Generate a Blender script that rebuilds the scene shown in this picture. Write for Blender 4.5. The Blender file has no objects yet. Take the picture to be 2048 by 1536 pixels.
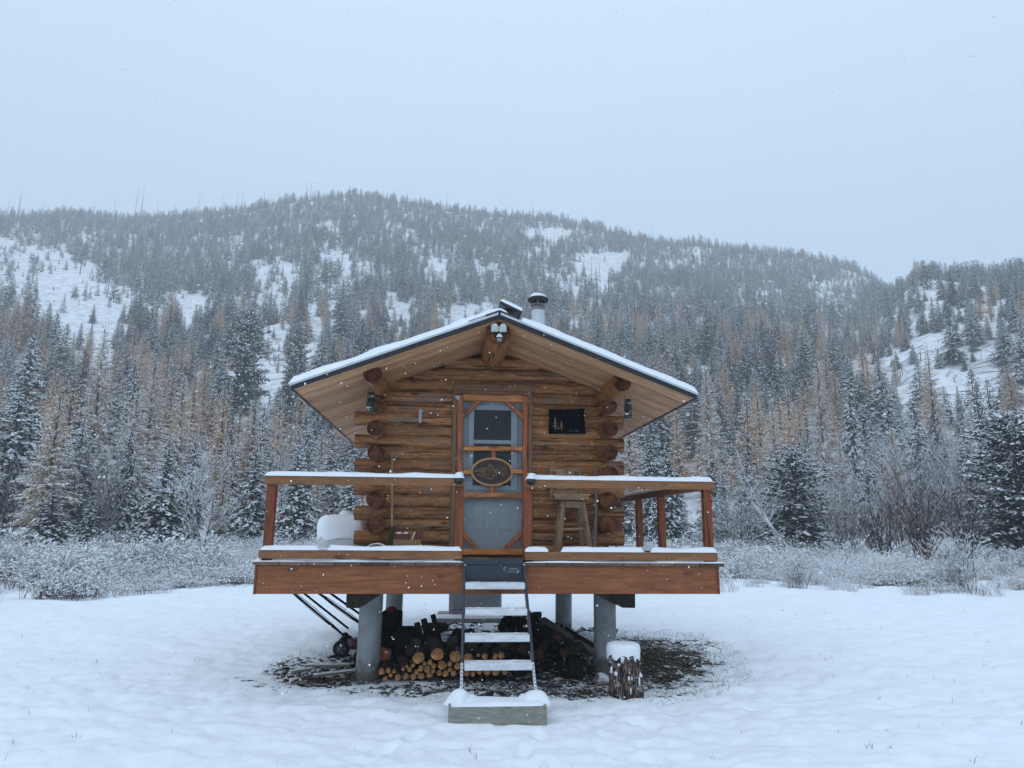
import bpy, bmesh, math, random
import numpy as np
from mathutils import Vector, Matrix

HAZE = 0.00108
random.seed(7)
RNG = np.random.default_rng(11)
SC = bpy.context.scene
COL = SC.collection
R = math.radians

# ------------------------------------------------------------------ camera, world, sun, exposure
CAM = (-0.513, -7.757, 1.6)
cam_d = bpy.data.cameras.new('camera')
cam = bpy.data.objects.new('camera', cam_d)
COL.objects.link(cam)
_r = Vector((0.99634, -0.08522, 0.00729)); _u = Vector((-0.02411, -0.19813, 0.97988)); _f = Vector((0.08206, 0.97646, 0.19946))
_m = Matrix((_r, _u, -_f)).transposed().to_4x4()
_m.translation = Vector(CAM)
cam.matrix_world = _m
cam_d.sensor_width = 36.0
cam_d.lens = 25.07
cam_d.clip_start = 0.05
cam_d.clip_end = 4000
SC.camera = cam

world = bpy.data.worlds.new('World')
SC.world = world
world.use_nodes = True
wn = world.node_tree
wn.nodes.clear()
w_out = wn.nodes.new('ShaderNodeOutputWorld')
w_bg = wn.nodes.new('ShaderNodeBackground')
w_sky = wn.nodes.new('ShaderNodeTexSky')
w_sky.sky_type = 'NISHITA'
w_sky.sun_disc = False
w_sky.sun_elevation = R(32)
w_sky.sun_rotation = R(215)
w_tc = wn.nodes.new('ShaderNodeTexCoord')
w_sep = wn.nodes.new('ShaderNodeSeparateXYZ')
w_rmp = wn.nodes.new('ShaderNodeValToRGB')
w_noise = wn.nodes.new('ShaderNodeTexNoise')
w_noise.inputs['Scale'].default_value = 1.6
w_noise.inputs['Detail'].default_value = 4
w_mul = wn.nodes.new('ShaderNodeMix'); w_mul.data_type = 'RGBA'; w_mul.blend_type = 'MULTIPLY'
w_mul.inputs['Factor'].default_value = 1.0
w_nr = wn.nodes.new('ShaderNodeMapRange')
w_nr.inputs['To Min'].default_value = 9.4
w_nr.inputs['To Max'].default_value = 10.6
w_mix = wn.nodes.new('ShaderNodeMix'); w_mix.data_type = 'RGBA'
w_mix.inputs['Factor'].default_value = 0.06
el = w_rmp.color_ramp.elements
el[0].position = 0.0; el[0].color = (0.47, 0.62, 0.80, 1)
el[1].position = 1.0; el[1].color = (0.88, 1.06, 1.28, 1)
e = el.new(0.33); e.color = (0.47, 0.62, 0.80, 1)
e = el.new(0.62); e.color = (0.57, 0.725, 0.90, 1)
L = wn.links.new
L(w_tc.outputs['Generated'], w_sep.inputs[0])
L(w_tc.outputs['Generated'], w_noise.inputs['Vector'])
L(w_sep.outputs['Z'], w_rmp.inputs[0])
L(w_noise.outputs['Fac'], w_nr.inputs['Value'])
L(w_rmp.outputs[0], w_mul.inputs['A'])
L(w_nr.outputs[0], w_mul.inputs['B'])
L(w_mul.outputs['Result'], w_mix.inputs['A'])
L(w_sky.outputs[0], w_mix.inputs['B'])
L(w_mix.outputs['Result'], w_bg.inputs['Color'])
w_bg.inputs['Strength'].default_value = 0.1
L(w_bg.outputs[0], w_out.inputs['Surface'])

sun_d = bpy.data.lights.new('sun', 'SUN')
sun_d.energy = 0.5
sun_d.angle = R(60)
sun_d.color = (1.0, 0.97, 0.93)
sun = bpy.data.objects.new('sun', sun_d)
COL.objects.link(sun)
_az, _el = R(215), R(32)
_sd = Vector((math.sin(_az) * math.cos(_el), math.cos(_az) * math.cos(_el), math.sin(_el)))
sun.rotation_euler = _sd.to_track_quat('Z', 'Y').to_euler()

SC.view_settings.view_transform = 'Standard'
SC.view_settings.look = 'None'
SC.view_settings.exposure = 0.35
SC.view_settings.gamma = 1.0
SC.view_settings.use_curve_mapping = False
SC.render.engine = 'CYCLES'
SC.cycles.max_bounces = 9
SC.cycles.diffuse_bounces = 6
SC.cycles.transparent_max_bounces = 8
SC.cycles.volume_bounces = 2
SC.cycles.use_denoising = True

# ------------------------------------------------------------------ materials
class G:
    """small node graph writer"""
    def __init__(s, name):
        s.m = bpy.data.materials.new(name); s.m.use_nodes = True
        s.t = s.m.node_tree; s.t.nodes.clear()
        s.out = s.t.nodes.new('ShaderNodeOutputMaterial')
        s.b = s.t.nodes.new('ShaderNodeBsdfPrincipled')
        s.l(s.b.outputs[0], s.out.inputs[0])
    def l(s, a, b): s.t.links.new(a, b)
    def n(s, kind, **k):
        nd = s.t.nodes.new('ShaderNode' + kind)
        for a, v in k.items(): setattr(nd, a, v)
        return nd
    def put(s, sock, v):
        if hasattr(v, 'is_linked') or isinstance(v, bpy.types.NodeSocket): s.l(v, sock)
        else: sock.default_value = v
    def coord(s): return s.n('TexCoord').outputs['Object']
    def mapping(s, vec, sc):
        k = s.n('Mapping'); s.l(vec, k.inputs['Vector']); k.inputs['Scale'].default_value = sc
        return k.outputs[0]
    def noise(s, vec, scale, detail=5, rough=0.55, dist=0.0):
        k = s.n('TexNoise'); s.l(vec, k.inputs['Vector'])
        k.inputs['Scale'].default_value = scale; k.inputs['Detail'].default_value = detail
        k.inputs['Roughness'].default_value = rough; k.inputs['Distortion'].default_value = dist
        return k.outputs['Fac']
    def ramp(s, fac, stops, interp='LINEAR'):
        k = s.n('ValToRGB'); k.color_ramp.interpolation = interp
        e = k.color_ramp.elements
        e[0].position, e[0].color = stops[0][0], c4(stops[0][1])
        e[1].position, e[1].color = stops[-1][0], c4(stops[-1][1])
        for p, c in stops[1:-1]:
            x = e.new(p); x.color = c4(c)
        s.l(fac, k.inputs[0]); return k.outputs[0]
    def mix(s, f, a, b, mode='MIX'):
        k = s.n('Mix', data_type='RGBA', blend_type=mode)
        s.put(k.inputs['Factor'], f)
        for q, v in (('A', a), ('B', b)):
            if isinstance(v, bpy.types.NodeSocket): s.l(v, k.inputs[q])
            else: k.inputs[q].default_value = c4(v)
        return k.outputs['Result']
    def math(s, op, a, b=0.0, clamp=False):
        k = s.n('Math', operation=op, use_clamp=clamp); s.put(k.inputs[0], a); s.put(k.inputs[1], b)
        return k.outputs[0]
    def rng(s, v, a, b, c, d):
        k = s.n('MapRange'); s.l(v, k.inputs['Value'])
        for q, w in zip(('From Min', 'From Max', 'To Min', 'To Max'), (a, b, c, d)): k.inputs[q].default_value = w
        return k.outputs[0]
    def bump(s, h, strength=0.3, dist=0.01):
        k = s.n('Bump'); k.inputs['Strength'].default_value = strength; k.inputs['Distance'].default_value = dist
        s.l(h, k.inputs['Height']); s.l(k.outputs[0], s.b.inputs['Normal'])
    def set(s, color=None, rough=None, metal=None, spec=None):
        if color is not None:
            if isinstance(color, bpy.types.NodeSocket): s.l(color, s.b.inputs['Base Color'])
            else: s.b.inputs['Base Color'].default_value = c4(color)
        if rough is not None: s.put(s.b.inputs['Roughness'], rough)
        if metal is not None: s.b.inputs['Metallic'].default_value = metal
        if spec is not None: s.b.inputs['Specular IOR Level'].default_value = spec
        return s.m

def c4(c):
    if isinstance(c, (int, float)): return (c, c, c, 1)
    return tuple(c) if len(c) == 4 else (*c, 1)

def sh(c, k): return tuple(x * k for x in c)

def wood(name, base, axis='X', streak=0.5, dark=None, rough=0.7, var=0.5, across=14.0, knots=0.8, bump=0.35, spec=0.25, light=1.35, checks=0.0, grey=0.0, mott=0.6):
    g = G(name)
    dark = dark or sh(base, 0.28)
    rnd = g.n('NewGeometry').outputs['Random Per Island']
    off = g.n('VectorMath', operation='MULTIPLY_ADD')
    cb = g.n('CombineXYZ'); [g.l(rnd, cb.inputs[i]) for i in range(3)]
    g.l(cb.outputs[0], off.inputs[0]); off.inputs[1].default_value = (17.0, 29.0, 11.0); g.l(g.coord(), off.inputs[2])
    vec = off.outputs[0]
    def sc(lo, ac): return {'X': (lo, ac, ac), 'Y': (ac, lo, ac), 'Z': (ac, ac, lo)}[axis]
    n1 = g.noise(g.mapping(vec, sc(0.9, across)), 3.2, 8, 0.62, 0.35)
    n0 = g.noise(g.mapping(vec, sc(1.2, 2.2)), 1.6, 4, 0.55)
    n2 = g.noise(g.mapping(vec, sc(0.8, 6.5)), 2.3, 6, 0.6, 0.5)
    n4 = g.noise(g.mapping(vec, sc(3.0, 9.0)), 2.6, 8, 0.7, 0.6)
    col = g.ramp(n1, [(0.27, sh(base, 0.55)), (0.48, base), (0.72, sh(base, light))])
    col = g.mix(g.rng(n0, 0.3, 0.7, 0.0, 0.55), col, sh(base, 0.62))
    col = g.mix(g.rng(n4, 0.38, 0.62, 0.55 * mott, 0.0), col, sh(base, 0.30))
    if grey: col = g.mix(g.math('MULTIPLY', g.rng(g.noise(g.mapping(vec, sc(1.1, 3.2)), 1.9, 6, 0.65), 0.53, 0.66, 0, 1), grey), col, (0.20, 0.165, 0.14))
    col = g.mix(g.math('MULTIPLY', g.rng(n2, 0.545, 0.64, 0, 1), streak), col, dark)
    if knots:
        v = g.n('TexVoronoi'); g.l(g.mapping(vec, sc(2.2, 5.5)), v.inputs['Vector']); v.inputs['Scale'].default_value = 1.0
        col = g.mix(g.math('MULTIPLY', g.rng(v.outputs['Distance'], 0.10, 0.17, 1, 0), knots), col, sh(dark, 0.8))
    if checks:
        n3 = g.noise(g.mapping(vec, sc(0.55, 20)), 2.0, 3, 0.5, 0.2)
        col = g.mix(g.math('MULTIPLY', g.rng(n3, 0.605, 0.64, 0, 1), checks), col, sh(dark, 0.35))
    k = g.rng(rnd, 0, 1, 1 - var * 0.5, 1 + var * 0.5)
    cc = g.n('CombineColor'); [g.l(k, cc.inputs[i]) for i in range(3)]
    col = g.mix(1.0, col, cc.outputs[0], 'MULTIPLY')
    g.bump(n1, bump, 0.012)
    return g.set(col, rough, spec=spec)

def endgrain(name, base, scale=60, axis='Y', dark=0.4):
    g = G(name)
    co = g.coord()
    rnd = g.n('NewGeometry').outputs['Random Per Island']
    n = g.noise(co, 9, 6, 0.65)
    n2 = g.noise(g.mapping(co, (6, 1, 6)), 12, 4, 0.7)
    v = g.n('TexVoronoi', feature='DISTANCE_TO_EDGE'); g.l(g.mapping(co, (9, 2, 9)), v.inputs['Vector']); v.inputs['Scale'].default_value = 1.0
    col = g.ramp(n, [(0.34, sh(base, dark)), (0.5, base), (0.68, sh(base, 1.6))])
    col = g.mix(g.rng(v.outputs['Distance'], .0, .05, .85, 0), col, sh(base, .12))
    col = g.mix(g.rng(n2, 0.55, 0.72, 0, 0.7), col, sh(base, 0.35))
    k = g.rng(rnd, 0, 1, 0.75, 1.2)
    cc = g.n('CombineColor'); [g.l(k, cc.inputs[i]) for i in range(3)]
    col = g.mix(1.0, col, cc.outputs[0], 'MULTIPLY')
    g.bump(n2, 0.5, 0.01)
    return g.set(col, 0.85, spec=0.2)

def plain(name, color, rough=0.6, metal=0.0, spec=0.3, vary=0.25, scale=8, bump=0.0, stretch=(1, 1, 1)):
    g = G(name)
    n = g.noise(g.mapping(g.coord(), stretch), scale, 6, 0.62)
    col = g.ramp(n, [(0.28, sh(color, 1 - vary)), (0.72, sh(color, 1 + vary))])
    if bump: g.bump(n, bump, 0.01)
    return g.set(col, rough, metal, spec)

def snow_mat(name, color=(0.83, 0.86, 0.90), b=0.25, scale=26):
    g = G(name)
    co = g.coord()
    n = g.noise(co, scale, 6, 0.65)
    n2 = g.noise(co, scale * 9, 3, 0.6)
    col = g.ramp(n, [(0.3, sh(color, 0.955)), (0.7, sh(color, 1.02))])
    g.bump(g.math('ADD', n, g.math('MULTIPLY', n2, 0.35)), b, 0.012)
    return g.set(col, 0.65, spec=0.25)

def snowed(name, base, lo=0.15, hi=0.55, amount=1.0, vary=0.35, scale=7, rough=0.85, nscale=5.0, snow=(0.80, 0.83, 0.87)):
    """a surface with snow lying on whatever part of it faces up"""
    g = G(name)
    co = g.coord()
    n = g.noise(co, scale, 6, 0.62)
    col = g.ramp(n, [(0.28, sh(base, 1 - vary)), (0.72, sh(base, 1 + vary))])
    sep = g.n('SeparateXYZ'); g.l(g.n('NewGeometry').outputs['Normal'], sep.inputs[0])
    nz = g.math('ADD', sep.outputs['Z'], g.rng(g.noise(co, nscale, 4, 0.6), 0.2, 0.8, -0.35, 0.35))
    f = g.rng(nz, lo, hi, 0, amount)
    col = g.mix(f, col, snow)
    g.bump(n, 0.3, 0.02)
    return g.set(col, rough, spec=0.2)

def tinted(name, a, b, rough=0.9, spec=0.1):
    """colour differs a little from one plant to the next"""
    g = G(name)
    rnd = g.n('ObjectInfo').outputs['Random']
    isl = g.n('NewGeometry').outputs['Random Per Island']
    col = g.mix(g.math('MULTIPLY_ADD', isl, 0.5, False) if False else g.math('ADD', g.math('MULTIPLY', rnd, 0.55), g.math('MULTIPLY', isl, 0.45)), a, b)
    return g.set(col, rough, spec=spec)

M = {}
M['snow'] = snow_mat('fresh_snow')
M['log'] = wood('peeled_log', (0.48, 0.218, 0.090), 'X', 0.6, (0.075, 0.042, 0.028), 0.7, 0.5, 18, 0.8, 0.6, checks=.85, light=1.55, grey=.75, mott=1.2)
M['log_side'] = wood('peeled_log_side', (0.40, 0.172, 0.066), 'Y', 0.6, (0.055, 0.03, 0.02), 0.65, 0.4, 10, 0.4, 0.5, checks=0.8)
M['log_end'] = endgrain('stained_log_end', (0.135, 0.050, 0.026), dark=.2)
M['ridge_end'] = endgrain('ridge_log_end', (0.14, 0.055, 0.028), dark=.2)
M['soffit'] = None
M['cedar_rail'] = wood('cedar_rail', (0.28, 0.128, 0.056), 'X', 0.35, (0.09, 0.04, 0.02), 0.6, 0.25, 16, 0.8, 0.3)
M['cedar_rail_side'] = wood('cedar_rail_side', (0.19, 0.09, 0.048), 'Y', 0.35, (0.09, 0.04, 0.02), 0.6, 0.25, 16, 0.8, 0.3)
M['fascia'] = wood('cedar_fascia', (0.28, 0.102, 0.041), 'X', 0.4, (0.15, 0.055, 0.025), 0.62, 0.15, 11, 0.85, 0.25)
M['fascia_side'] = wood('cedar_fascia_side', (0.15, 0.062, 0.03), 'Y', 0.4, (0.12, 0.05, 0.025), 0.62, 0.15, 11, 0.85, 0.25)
M['post'] = wood('red_stained_post', (0.23, 0.064, 0.025), 'Z', 0.35, (0.10, 0.03, 0.015), 0.6, 0.2, 13, 0.3, 0.3, checks=0.8)
M['deck_board'] = wood('weathered_deck_board', (0.17, 0.105, 0.075), 'Y', 0.5, (0.05, 0.03, 0.02), 0.7, 1.1, 12, 0.4, 0.3)
M['casing'] = wood('door_casing', (0.25, 0.142, 0.085), 'Z', 0.25, (0.09, 0.05, 0.03), 0.65, 0.25, 15, 0.5, 0.2)
M['casing_h'] = wood('door_casing_head', (0.24, 0.125, 0.068), 'X', 0.25, (0.09, 0.05, 0.03), 0.65, 0.25, 15, 0.6, 0.2)
M['juniper'] = wood('varnished_juniper', (0.40, 0.105, 0.022), 'Z', 0.8, (0.09, 0.018, 0.008), 0.3, 0.35, 9, 0.4, 0.2, 0.5, light=1.9)
M['juniper_h'] = wood('varnished_juniper_rail', (0.56, 0.21, 0.045), 'X', 0.75, (0.16, 0.03, 0.012), 0.3, 0.35, 8, 0.6, 0.2, 0.5, light=1.7)
M['timber'] = plain('mossy_dark_timber', (0.045, 0.04, 0.026), 0.9, vary=0.6, scale=24, bump=0.6)
M['timber_block'] = plain('green_treated_timber', (0.245, 0.242, 0.205), 0.85, vary=0.35, scale=9, bump=0.3, stretch=(1, 6, 6))
g = G('poured_concrete')
co = g.coord()
na = g.noise(co, 7, 6, .65); nb_ = g.noise(g.mapping(co, (9, 9, .5)), 2, 5, .6)
sp_ = g.n('SeparateXYZ'); g.l(co, sp_.inputs[0])
col = g.ramp(na, [(.3, (0.25, 0.265, 0.275)), (.7, (0.36, 0.375, 0.385))])
col = g.mix(g.rng(nb_, .5, .66, 0, .35), col, (0.19, 0.19, 0.185))
col = g.mix(g.rng(g.math('ADD', sp_.outputs['Z'], g.rng(na, .3, .7, -.10, .10)), .02, .16, .75, 0), col, (0.085, 0.075, 0.065))
g.bump(na, .2, .01)
M['concrete'] = g.set(col, .9, spec=.2)
M['slab'] = plain('rough_slab', (0.30, 0.30, 0.30), 0.9, vary=0.2, scale=9)
M['black_metal'] = plain('black_roof_edge', (0.014, 0.015, 0.020), 0.45, 0.0, 0.4, 0.2)
M['grey_trim'] = plain('grey_drip_edge', (0.52, 0.57, 0.60), 0.5, 0.0, 0.4, 0.08)
M['roof_metal'] = plain('dark_roof_metal', (0.045, 0.05, 0.055), 0.5, 0.3, 0.4, 0.2)
M['flue'] = plain('galvanised_flue', (0.50, 0.53, 0.57), 0.45, 0.35, 0.5, 0.08, 20)
M['flue_old'] = plain('sooty_flue_collar', (0.19, 0.18, 0.165), 0.55, 0.4, 0.4, 0.3, 20)
M['soot'] = plain('sooty_black_metal', (0.012, 0.013, 0.014), 0.6, 0.0, 0.4, 0.3)
M['door_paint'] = plain('slate_blue_door_paint', (0.47, 0.55, 0.59), 0.45, 0.0, 0.4, 0.05, 3)
M['door_frame'] = plain('pale_window_frame', (0.50, 0.575, 0.63), 0.4, 0.0, 0.4, 0.05, 3)
g = G('dark_window_glass'); M['glass'] = g.set((0.008, 0.012, 0.014), 0.06, spec=0.5)
g = G('insect_screen')
tr = g.n('BsdfTransparent'); mx = g.n('MixShader'); mx.inputs[0].default_value = 0.14
g.set((0.05, 0.05, 0.055), 0.8)
g.l(tr.outputs[0], mx.inputs[1]); g.l(g.b.outputs[0], mx.inputs[2]); g.l(mx.outputs[0], g.out.inputs[0])
M['screen'] = g.m
M['steel_navy'] = plain('navy_painted_steel', (0.022, 0.028, 0.042), 0.4, 0.0, 0.45, 0.15, 12)
M['alu'] = plain('dusted_aluminium', (0.55, 0.58, 0.62), 0.42, 0.35, 0.5, 0.12, 18, stretch=(1, 8, 8))
M['alu_tread'] = plain('snow_dusted_tread', (0.62, 0.645, 0.67), 0.55, 0.0, 0.4, 0.2, 7, 0.2, stretch=(1, 3, 3))
M['black'] = plain('black_plastic', (0.006, 0.006, 0.007), 0.7, 0.0, 0.12, 0.2)
M['black_gloss'] = plain('black_gloss', (0.006, 0.007, 0.008), 0.12, 0.0, 0.6, 0.1)
M['rubber'] = plain('grey_rubber', (0.022, 0.022, 0.023), 0.9, spec=.1, vary=0.3)
M['hub'] = plain('pale_wheel_hub', (0.15, 0.16, 0.175), 0.6)
M['mower_red'] = plain('dark_red_paint', (0.09, 0.008, 0.008), 0.4)
M['white_paint'] = plain('white_plastic', (0.70, 0.72, 0.72), 0.4, vary=0.04)
M['lens'] = plain('lamp_lens', (0.46, 0.50, 0.44), 0.15, 0.0, 0.6, 0.3, 60)
M['lettering'] = plain('faded_lettering', (0.34, 0.36, 0.38), 0.6, vary=.05)
M['sensor'] = plain('sensor_grey', (0.30, 0.33, 0.40), 0.3)
M['lantern'] = plain('green_lantern_paint', (0.02, 0.065, 0.048), 0.35, 0.0, 0.5, 0.25, 20)
M['cloudy'] = plain('cloudy_plastic', (0.55, 0.56, 0.565), 0.5, 0.0, 0.3, 0.08, 4)
M['card'] = plain('brown_cardboard', (0.31, 0.20, 0.105), 0.9, 0.0, 0.1, 0.1, 6)
M['ink'] = plain('printed_ink', (0.03, 0.022, 0.015), 0.8, vary=0.1)
M['brick'] = plain('reddish_split_wood', (0.16, 0.062, 0.042), 0.85, vary=0.35, scale=20, bump=0.3)
M['bleached'] = wood('bleached_pole', (0.40, 0.28, 0.17), 'Z', 0.4, (0.12, 0.08, 0.05), 0.7, 0.3, 16, 0.5, 0.3)
M['stool'] = wood('yellowed_pine', (0.30, 0.195, 0.115), 'Z', 0.45, (0.10, 0.055, 0.03), 0.65, 0.35, 14, 0.6, 0.3, checks=0.6)
M['stool_h'] = wood('yellowed_pine_rail', (0.33, 0.215, 0.125), 'X', 0.4, (0.10, 0.055, 0.03), 0.65, 0.35, 14, 0.6, 0.3)
M['grey_wood'] = wood('silver_grey_driftwood', (0.22, 0.20, 0.18), 'Z', 0.6, (0.06, 0.05, 0.045), 0.8, 0.2, 12, 0.3, 0.4)
M['straw'] = plain('broom_straw', (0.10, 0.085, 0.05), 0.9, vary=0.5, scale=40, stretch=(8, 8, 1))
M['sign'] = plain('black_steel_sign', (0.004, 0.005, 0.009), 0.8, 0.0, 0.08, 0.3, 5)
M['sign_text'] = plain('cut_through_letters', (0.11, 0.105, 0.10), 0.7)
M['sign_tree'] = plain('cut_through_trees', (0.20, 0.115, 0.07), 0.8, vary=0.3, scale=14)
M['plaque'] = plain('dark_carved_plaque', (0.026, 0.010, 0.009), 0.4, 0.0, 0.5, 0.4, 14, 0.3)
M['plaque_rim'] = plain('pale_sapwood_rim', (0.52, 0.25, 0.085), 0.4, 0.0, 0.5, 0.25, 12)
M['gilt'] = plain('carved_gilt_line', (0.34, 0.185, 0.06), 0.5, vary=0.3, scale=30)
g = G('pine_bark')
co = g.coord()
v = g.n('TexVoronoi', feature='DISTANCE_TO_EDGE'); g.l(g.mapping(co, (38, 38, 9)), v.inputs['Vector']); v.inputs['Scale'].default_value = 1.0
nn = g.noise(co, 14, 6, .65)
plate = g.rng(g.math('ADD', v.outputs['Distance'], g.rng(nn, .3, .7, -.08, .08)), 0.02, 0.16, 0, 1)
col = g.mix(plate, (0.028, 0.020, 0.017), g.ramp(nn, [(.3, (0.10, 0.075, 0.065)), (.55, (0.19, 0.145, 0.125)), (.75, (0.29, 0.23, 0.20))]))
n4 = g.noise(co, 11, 5, .6)
col = g.mix(g.math('MULTIPLY', g.rng(n4, .56, .64, 0, 1), g.rng(plate, .2, .8, 0, .95)), col, (.72, .75, .8))
g.bump(plate, .9, .02)
M['bark'] = g.set(col, .9, spec=.15)
M['fire_bark'] = plain('firewood_bark', (0.045, 0.035, 0.03), 0.95, vary=0.5, scale=18, bump=0.5)
M['fire_end'] = endgrain('firewood_end', (0.40, 0.195, 0.078), dark=0.35)
M['dark_wood'] = plain('wet_dark_wood', (0.020, 0.017, 0.015), 0.9, spec=.1, vary=0.6, scale=12, bump=0.4, stretch=(1, 1, 4))
M['char'] = plain('charred_wood', (0.010, 0.009, 0.009), 0.95, vary=0.6, scale=20, bump=0.6)
M['plank_snow'] = snowed('old_plank', (0.16, 0.14, 0.115), 0.55, 0.95, 1.0)
M['debris'] = snowed('wood_chips', (0.030, 0.024, 0.020), 0.78, 1.06, 0.85, 0.7, 9)
M['orange'] = plain('orange_plastic', (0.55, 0.13, 0.04), 0.5)
M['cabinet'] = plain('grey_sheet_metal', (0.33, 0.34, 0.35), 0.45, 0.3, 0.4, 0.1, 4)
M['cable'] = plain('dark_cable', (0.02, 0.014, 0.012), 0.6)
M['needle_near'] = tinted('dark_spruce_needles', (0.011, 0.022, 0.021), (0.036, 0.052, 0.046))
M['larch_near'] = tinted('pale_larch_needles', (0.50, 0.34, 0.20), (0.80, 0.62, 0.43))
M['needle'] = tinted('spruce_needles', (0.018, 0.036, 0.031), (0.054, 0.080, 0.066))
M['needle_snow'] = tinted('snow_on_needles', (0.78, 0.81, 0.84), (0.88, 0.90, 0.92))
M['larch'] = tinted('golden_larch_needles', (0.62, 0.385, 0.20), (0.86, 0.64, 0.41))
M['trunk'] = plain('conifer_bark', (0.075, 0.06, 0.052), 0.95, vary=0.4, scale=6)
M['deadfall'] = snowed('fallen_grey_trunk', (0.10, 0.095, 0.095), 0.1, 0.6, 0.9)
M['snag'] = plain('dead_grey_trunk', (0.085, 0.082, 0.082), 0.95, vary=0.35, scale=3, stretch=(1, 1, .1))
M['twig'] = tinted('bare_twigs', (0.055, 0.045, 0.045), (0.12, 0.095, 0.09))
M['twig_red'] = tinted('reddish_twigs', (0.055, 0.038, 0.036), (0.10, 0.065, 0.06))
M['brush_dark'] = tinted('reddish_meadow_stems', (0.085, 0.06, 0.058), (0.20, 0.145, 0.13))
M['brush'] = tinted('meadow_stems', (0.15, 0.12, 0.115), (0.40, 0.34, 0.30))
M['birch'] = snowed('pale_birch_bark', (0.42, 0.42, 0.43), 0.2, 0.7)
M['grass'] = tinted('winter_grass', (0.045, 0.040, 0.022), (0.17, 0.135, 0.075))
M['flake'] = plain('falling_flake', (0.88, 0.90, 0.93), 0.9, vary=0.02)

# tongue-and-groove soffit: boards run from eave to ridge, thin dark grooves between
g = G('tongue_and_groove_soffit')
co = g.coord()
rnd = g.n('NewGeometry').outputs['Random Per Island']
mp = g.n('VectorMath', operation='MULTIPLY_ADD')
cb = g.n('CombineXYZ'); [g.l(rnd, cb.inputs[i]) for i in range(3)]
g.l(cb.outputs[0], mp.inputs[0]); mp.inputs[1].default_value = (13, 31, 7); g.l(co, mp.inputs[2])
n1 = g.noise(g.mapping(mp.outputs[0], (0.8, 16, 3)), 3.0, 7, 0.6, 0.3)
n2 = g.noise(g.mapping(mp.outputs[0], (0.9, 7, 2)), 2.0, 4, 0.6, 0.4)
col = g.ramp(n1, [(0.3, (0.34, 0.170, 0.082)), (0.5, (0.62, 0.350, 0.190)), (0.72, (0.76, 0.47, 0.275))])
col = g.mix(g.rng(n2, 0.56, 0.7, 0, 0.55), col, (0.17, 0.075, 0.035))
k = g.rng(rnd, 0, 1, 0.72, 1.2)
cc = g.n('CombineColor'); [g.l(k, cc.inputs[i]) for i in range(3)]
col = g.mix(1.0, col, cc.outputs[0], 'MULTIPLY')
g.bump(n1, 0.2, 0.01)
M['soffit'] = g.set(col, 0.6, spec=0.3)

# ground: snow, with bare littered soil where the deck keeps it off
g = G('snowy_ground')
co = g.coord()
at = g.n('Attribute', attribute_name='bare')
fl = g.n('Attribute', attribute_name='floor')
n1 = g.noise(co, 5.5, 7, 0.7)
n2 = g.noise(co, 17, 5, 0.7)
n3 = g.noise(co, 60, 3, 0.6)
n5 = g.noise(co, 1.7, 5, 0.65)
mask = g.rng(g.math('ADD', g.math('ADD', at.outputs['Fac'], g.rng(n5, .3, .7, -.35, .35)), g.rng(g.math('ADD', g.math('MULTIPLY', n1, 0.5), g.math('MULTIPLY', n2, 0.5)), 0.3, 0.7, -0.75, 0.75)), 0.46, 0.62, 0, 1)
soil = g.ramp(n2, [(0.3, (0.010, 0.008, 0.006)), (0.5, (0.028, 0.021, 0.015)), (0.64, (0.062, 0.047, 0.032)), (0.78, (0.13, 0.105, 0.078))])
snowc = g.ramp(g.noise(co, 3, 5, 0.6), [(0.3, (0.80, 0.835, 0.875)), (0.7, (0.85, 0.88, 0.915))])
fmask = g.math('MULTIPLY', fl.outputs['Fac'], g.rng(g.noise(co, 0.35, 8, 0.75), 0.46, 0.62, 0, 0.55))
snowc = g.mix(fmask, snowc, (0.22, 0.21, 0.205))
g.bump(g.math('ADD', g.math('MULTIPLY', n3, 0.3), g.noise(co, 22, 4, 0.6)), 0.22, 0.02)
mask = g.math('MULTIPLY', mask, g.rng(at.outputs['Fac'], .03, .16, 0, 1))
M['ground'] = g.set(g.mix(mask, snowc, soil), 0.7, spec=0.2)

# ------------------------------------------------------------------ helpers
WLOC = {}

def thing(name, label, cat, loc=(0, 0, 0), group=None):
    o = bpy.data.objects.new(name, None); COL.objects.link(o)
    o.location = loc; o.empty_display_size = 0.1
    o['label'] = label; o['category'] = cat
    if group: o['group'] = group
    WLOC[o.name] = Vector(loc)
    return o

def tag(o, label, cat, group=None):
    o['label'] = label; o['category'] = cat
    if group: o['group'] = group
    return o

def vnoise(x, y, seed=0):
    xi = np.floor(x).astype(np.int64); yi = np.floor(y).astype(np.int64)
    fx = x - xi; fy = y - yi
    fx = fx * fx * (3 - 2 * fx); fy = fy * fy * (3 - 2 * fy)
    def h(a, b):
        n = (a * 374761393 + b * 668265263 + seed * 1442695041) & 0x7fffffff
        n = ((n ^ (n >> 13)) * 1274126177) & 0x7fffffff
        return ((n ^ (n >> 16)) & 0xffff) / 65535.0
    return (h(xi, yi) * (1 - fx) + h(xi + 1, yi) * fx) * (1 - fy) + (h(xi, yi + 1) * (1 - fx) + h(xi + 1, yi + 1) * fx) * fy - 0.5

def fbm(x, y, seed=0, oct=4, gain=0.5):
    a, s, t = 1.0, 0.0, 0.0
    for i in range(oct):
        s = s + a * vnoise(x * 2 ** i + i * 17.3, y * 2 ** i - i * 9.1, seed + i); t += a; a *= gain
    return s / t * 2

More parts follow.
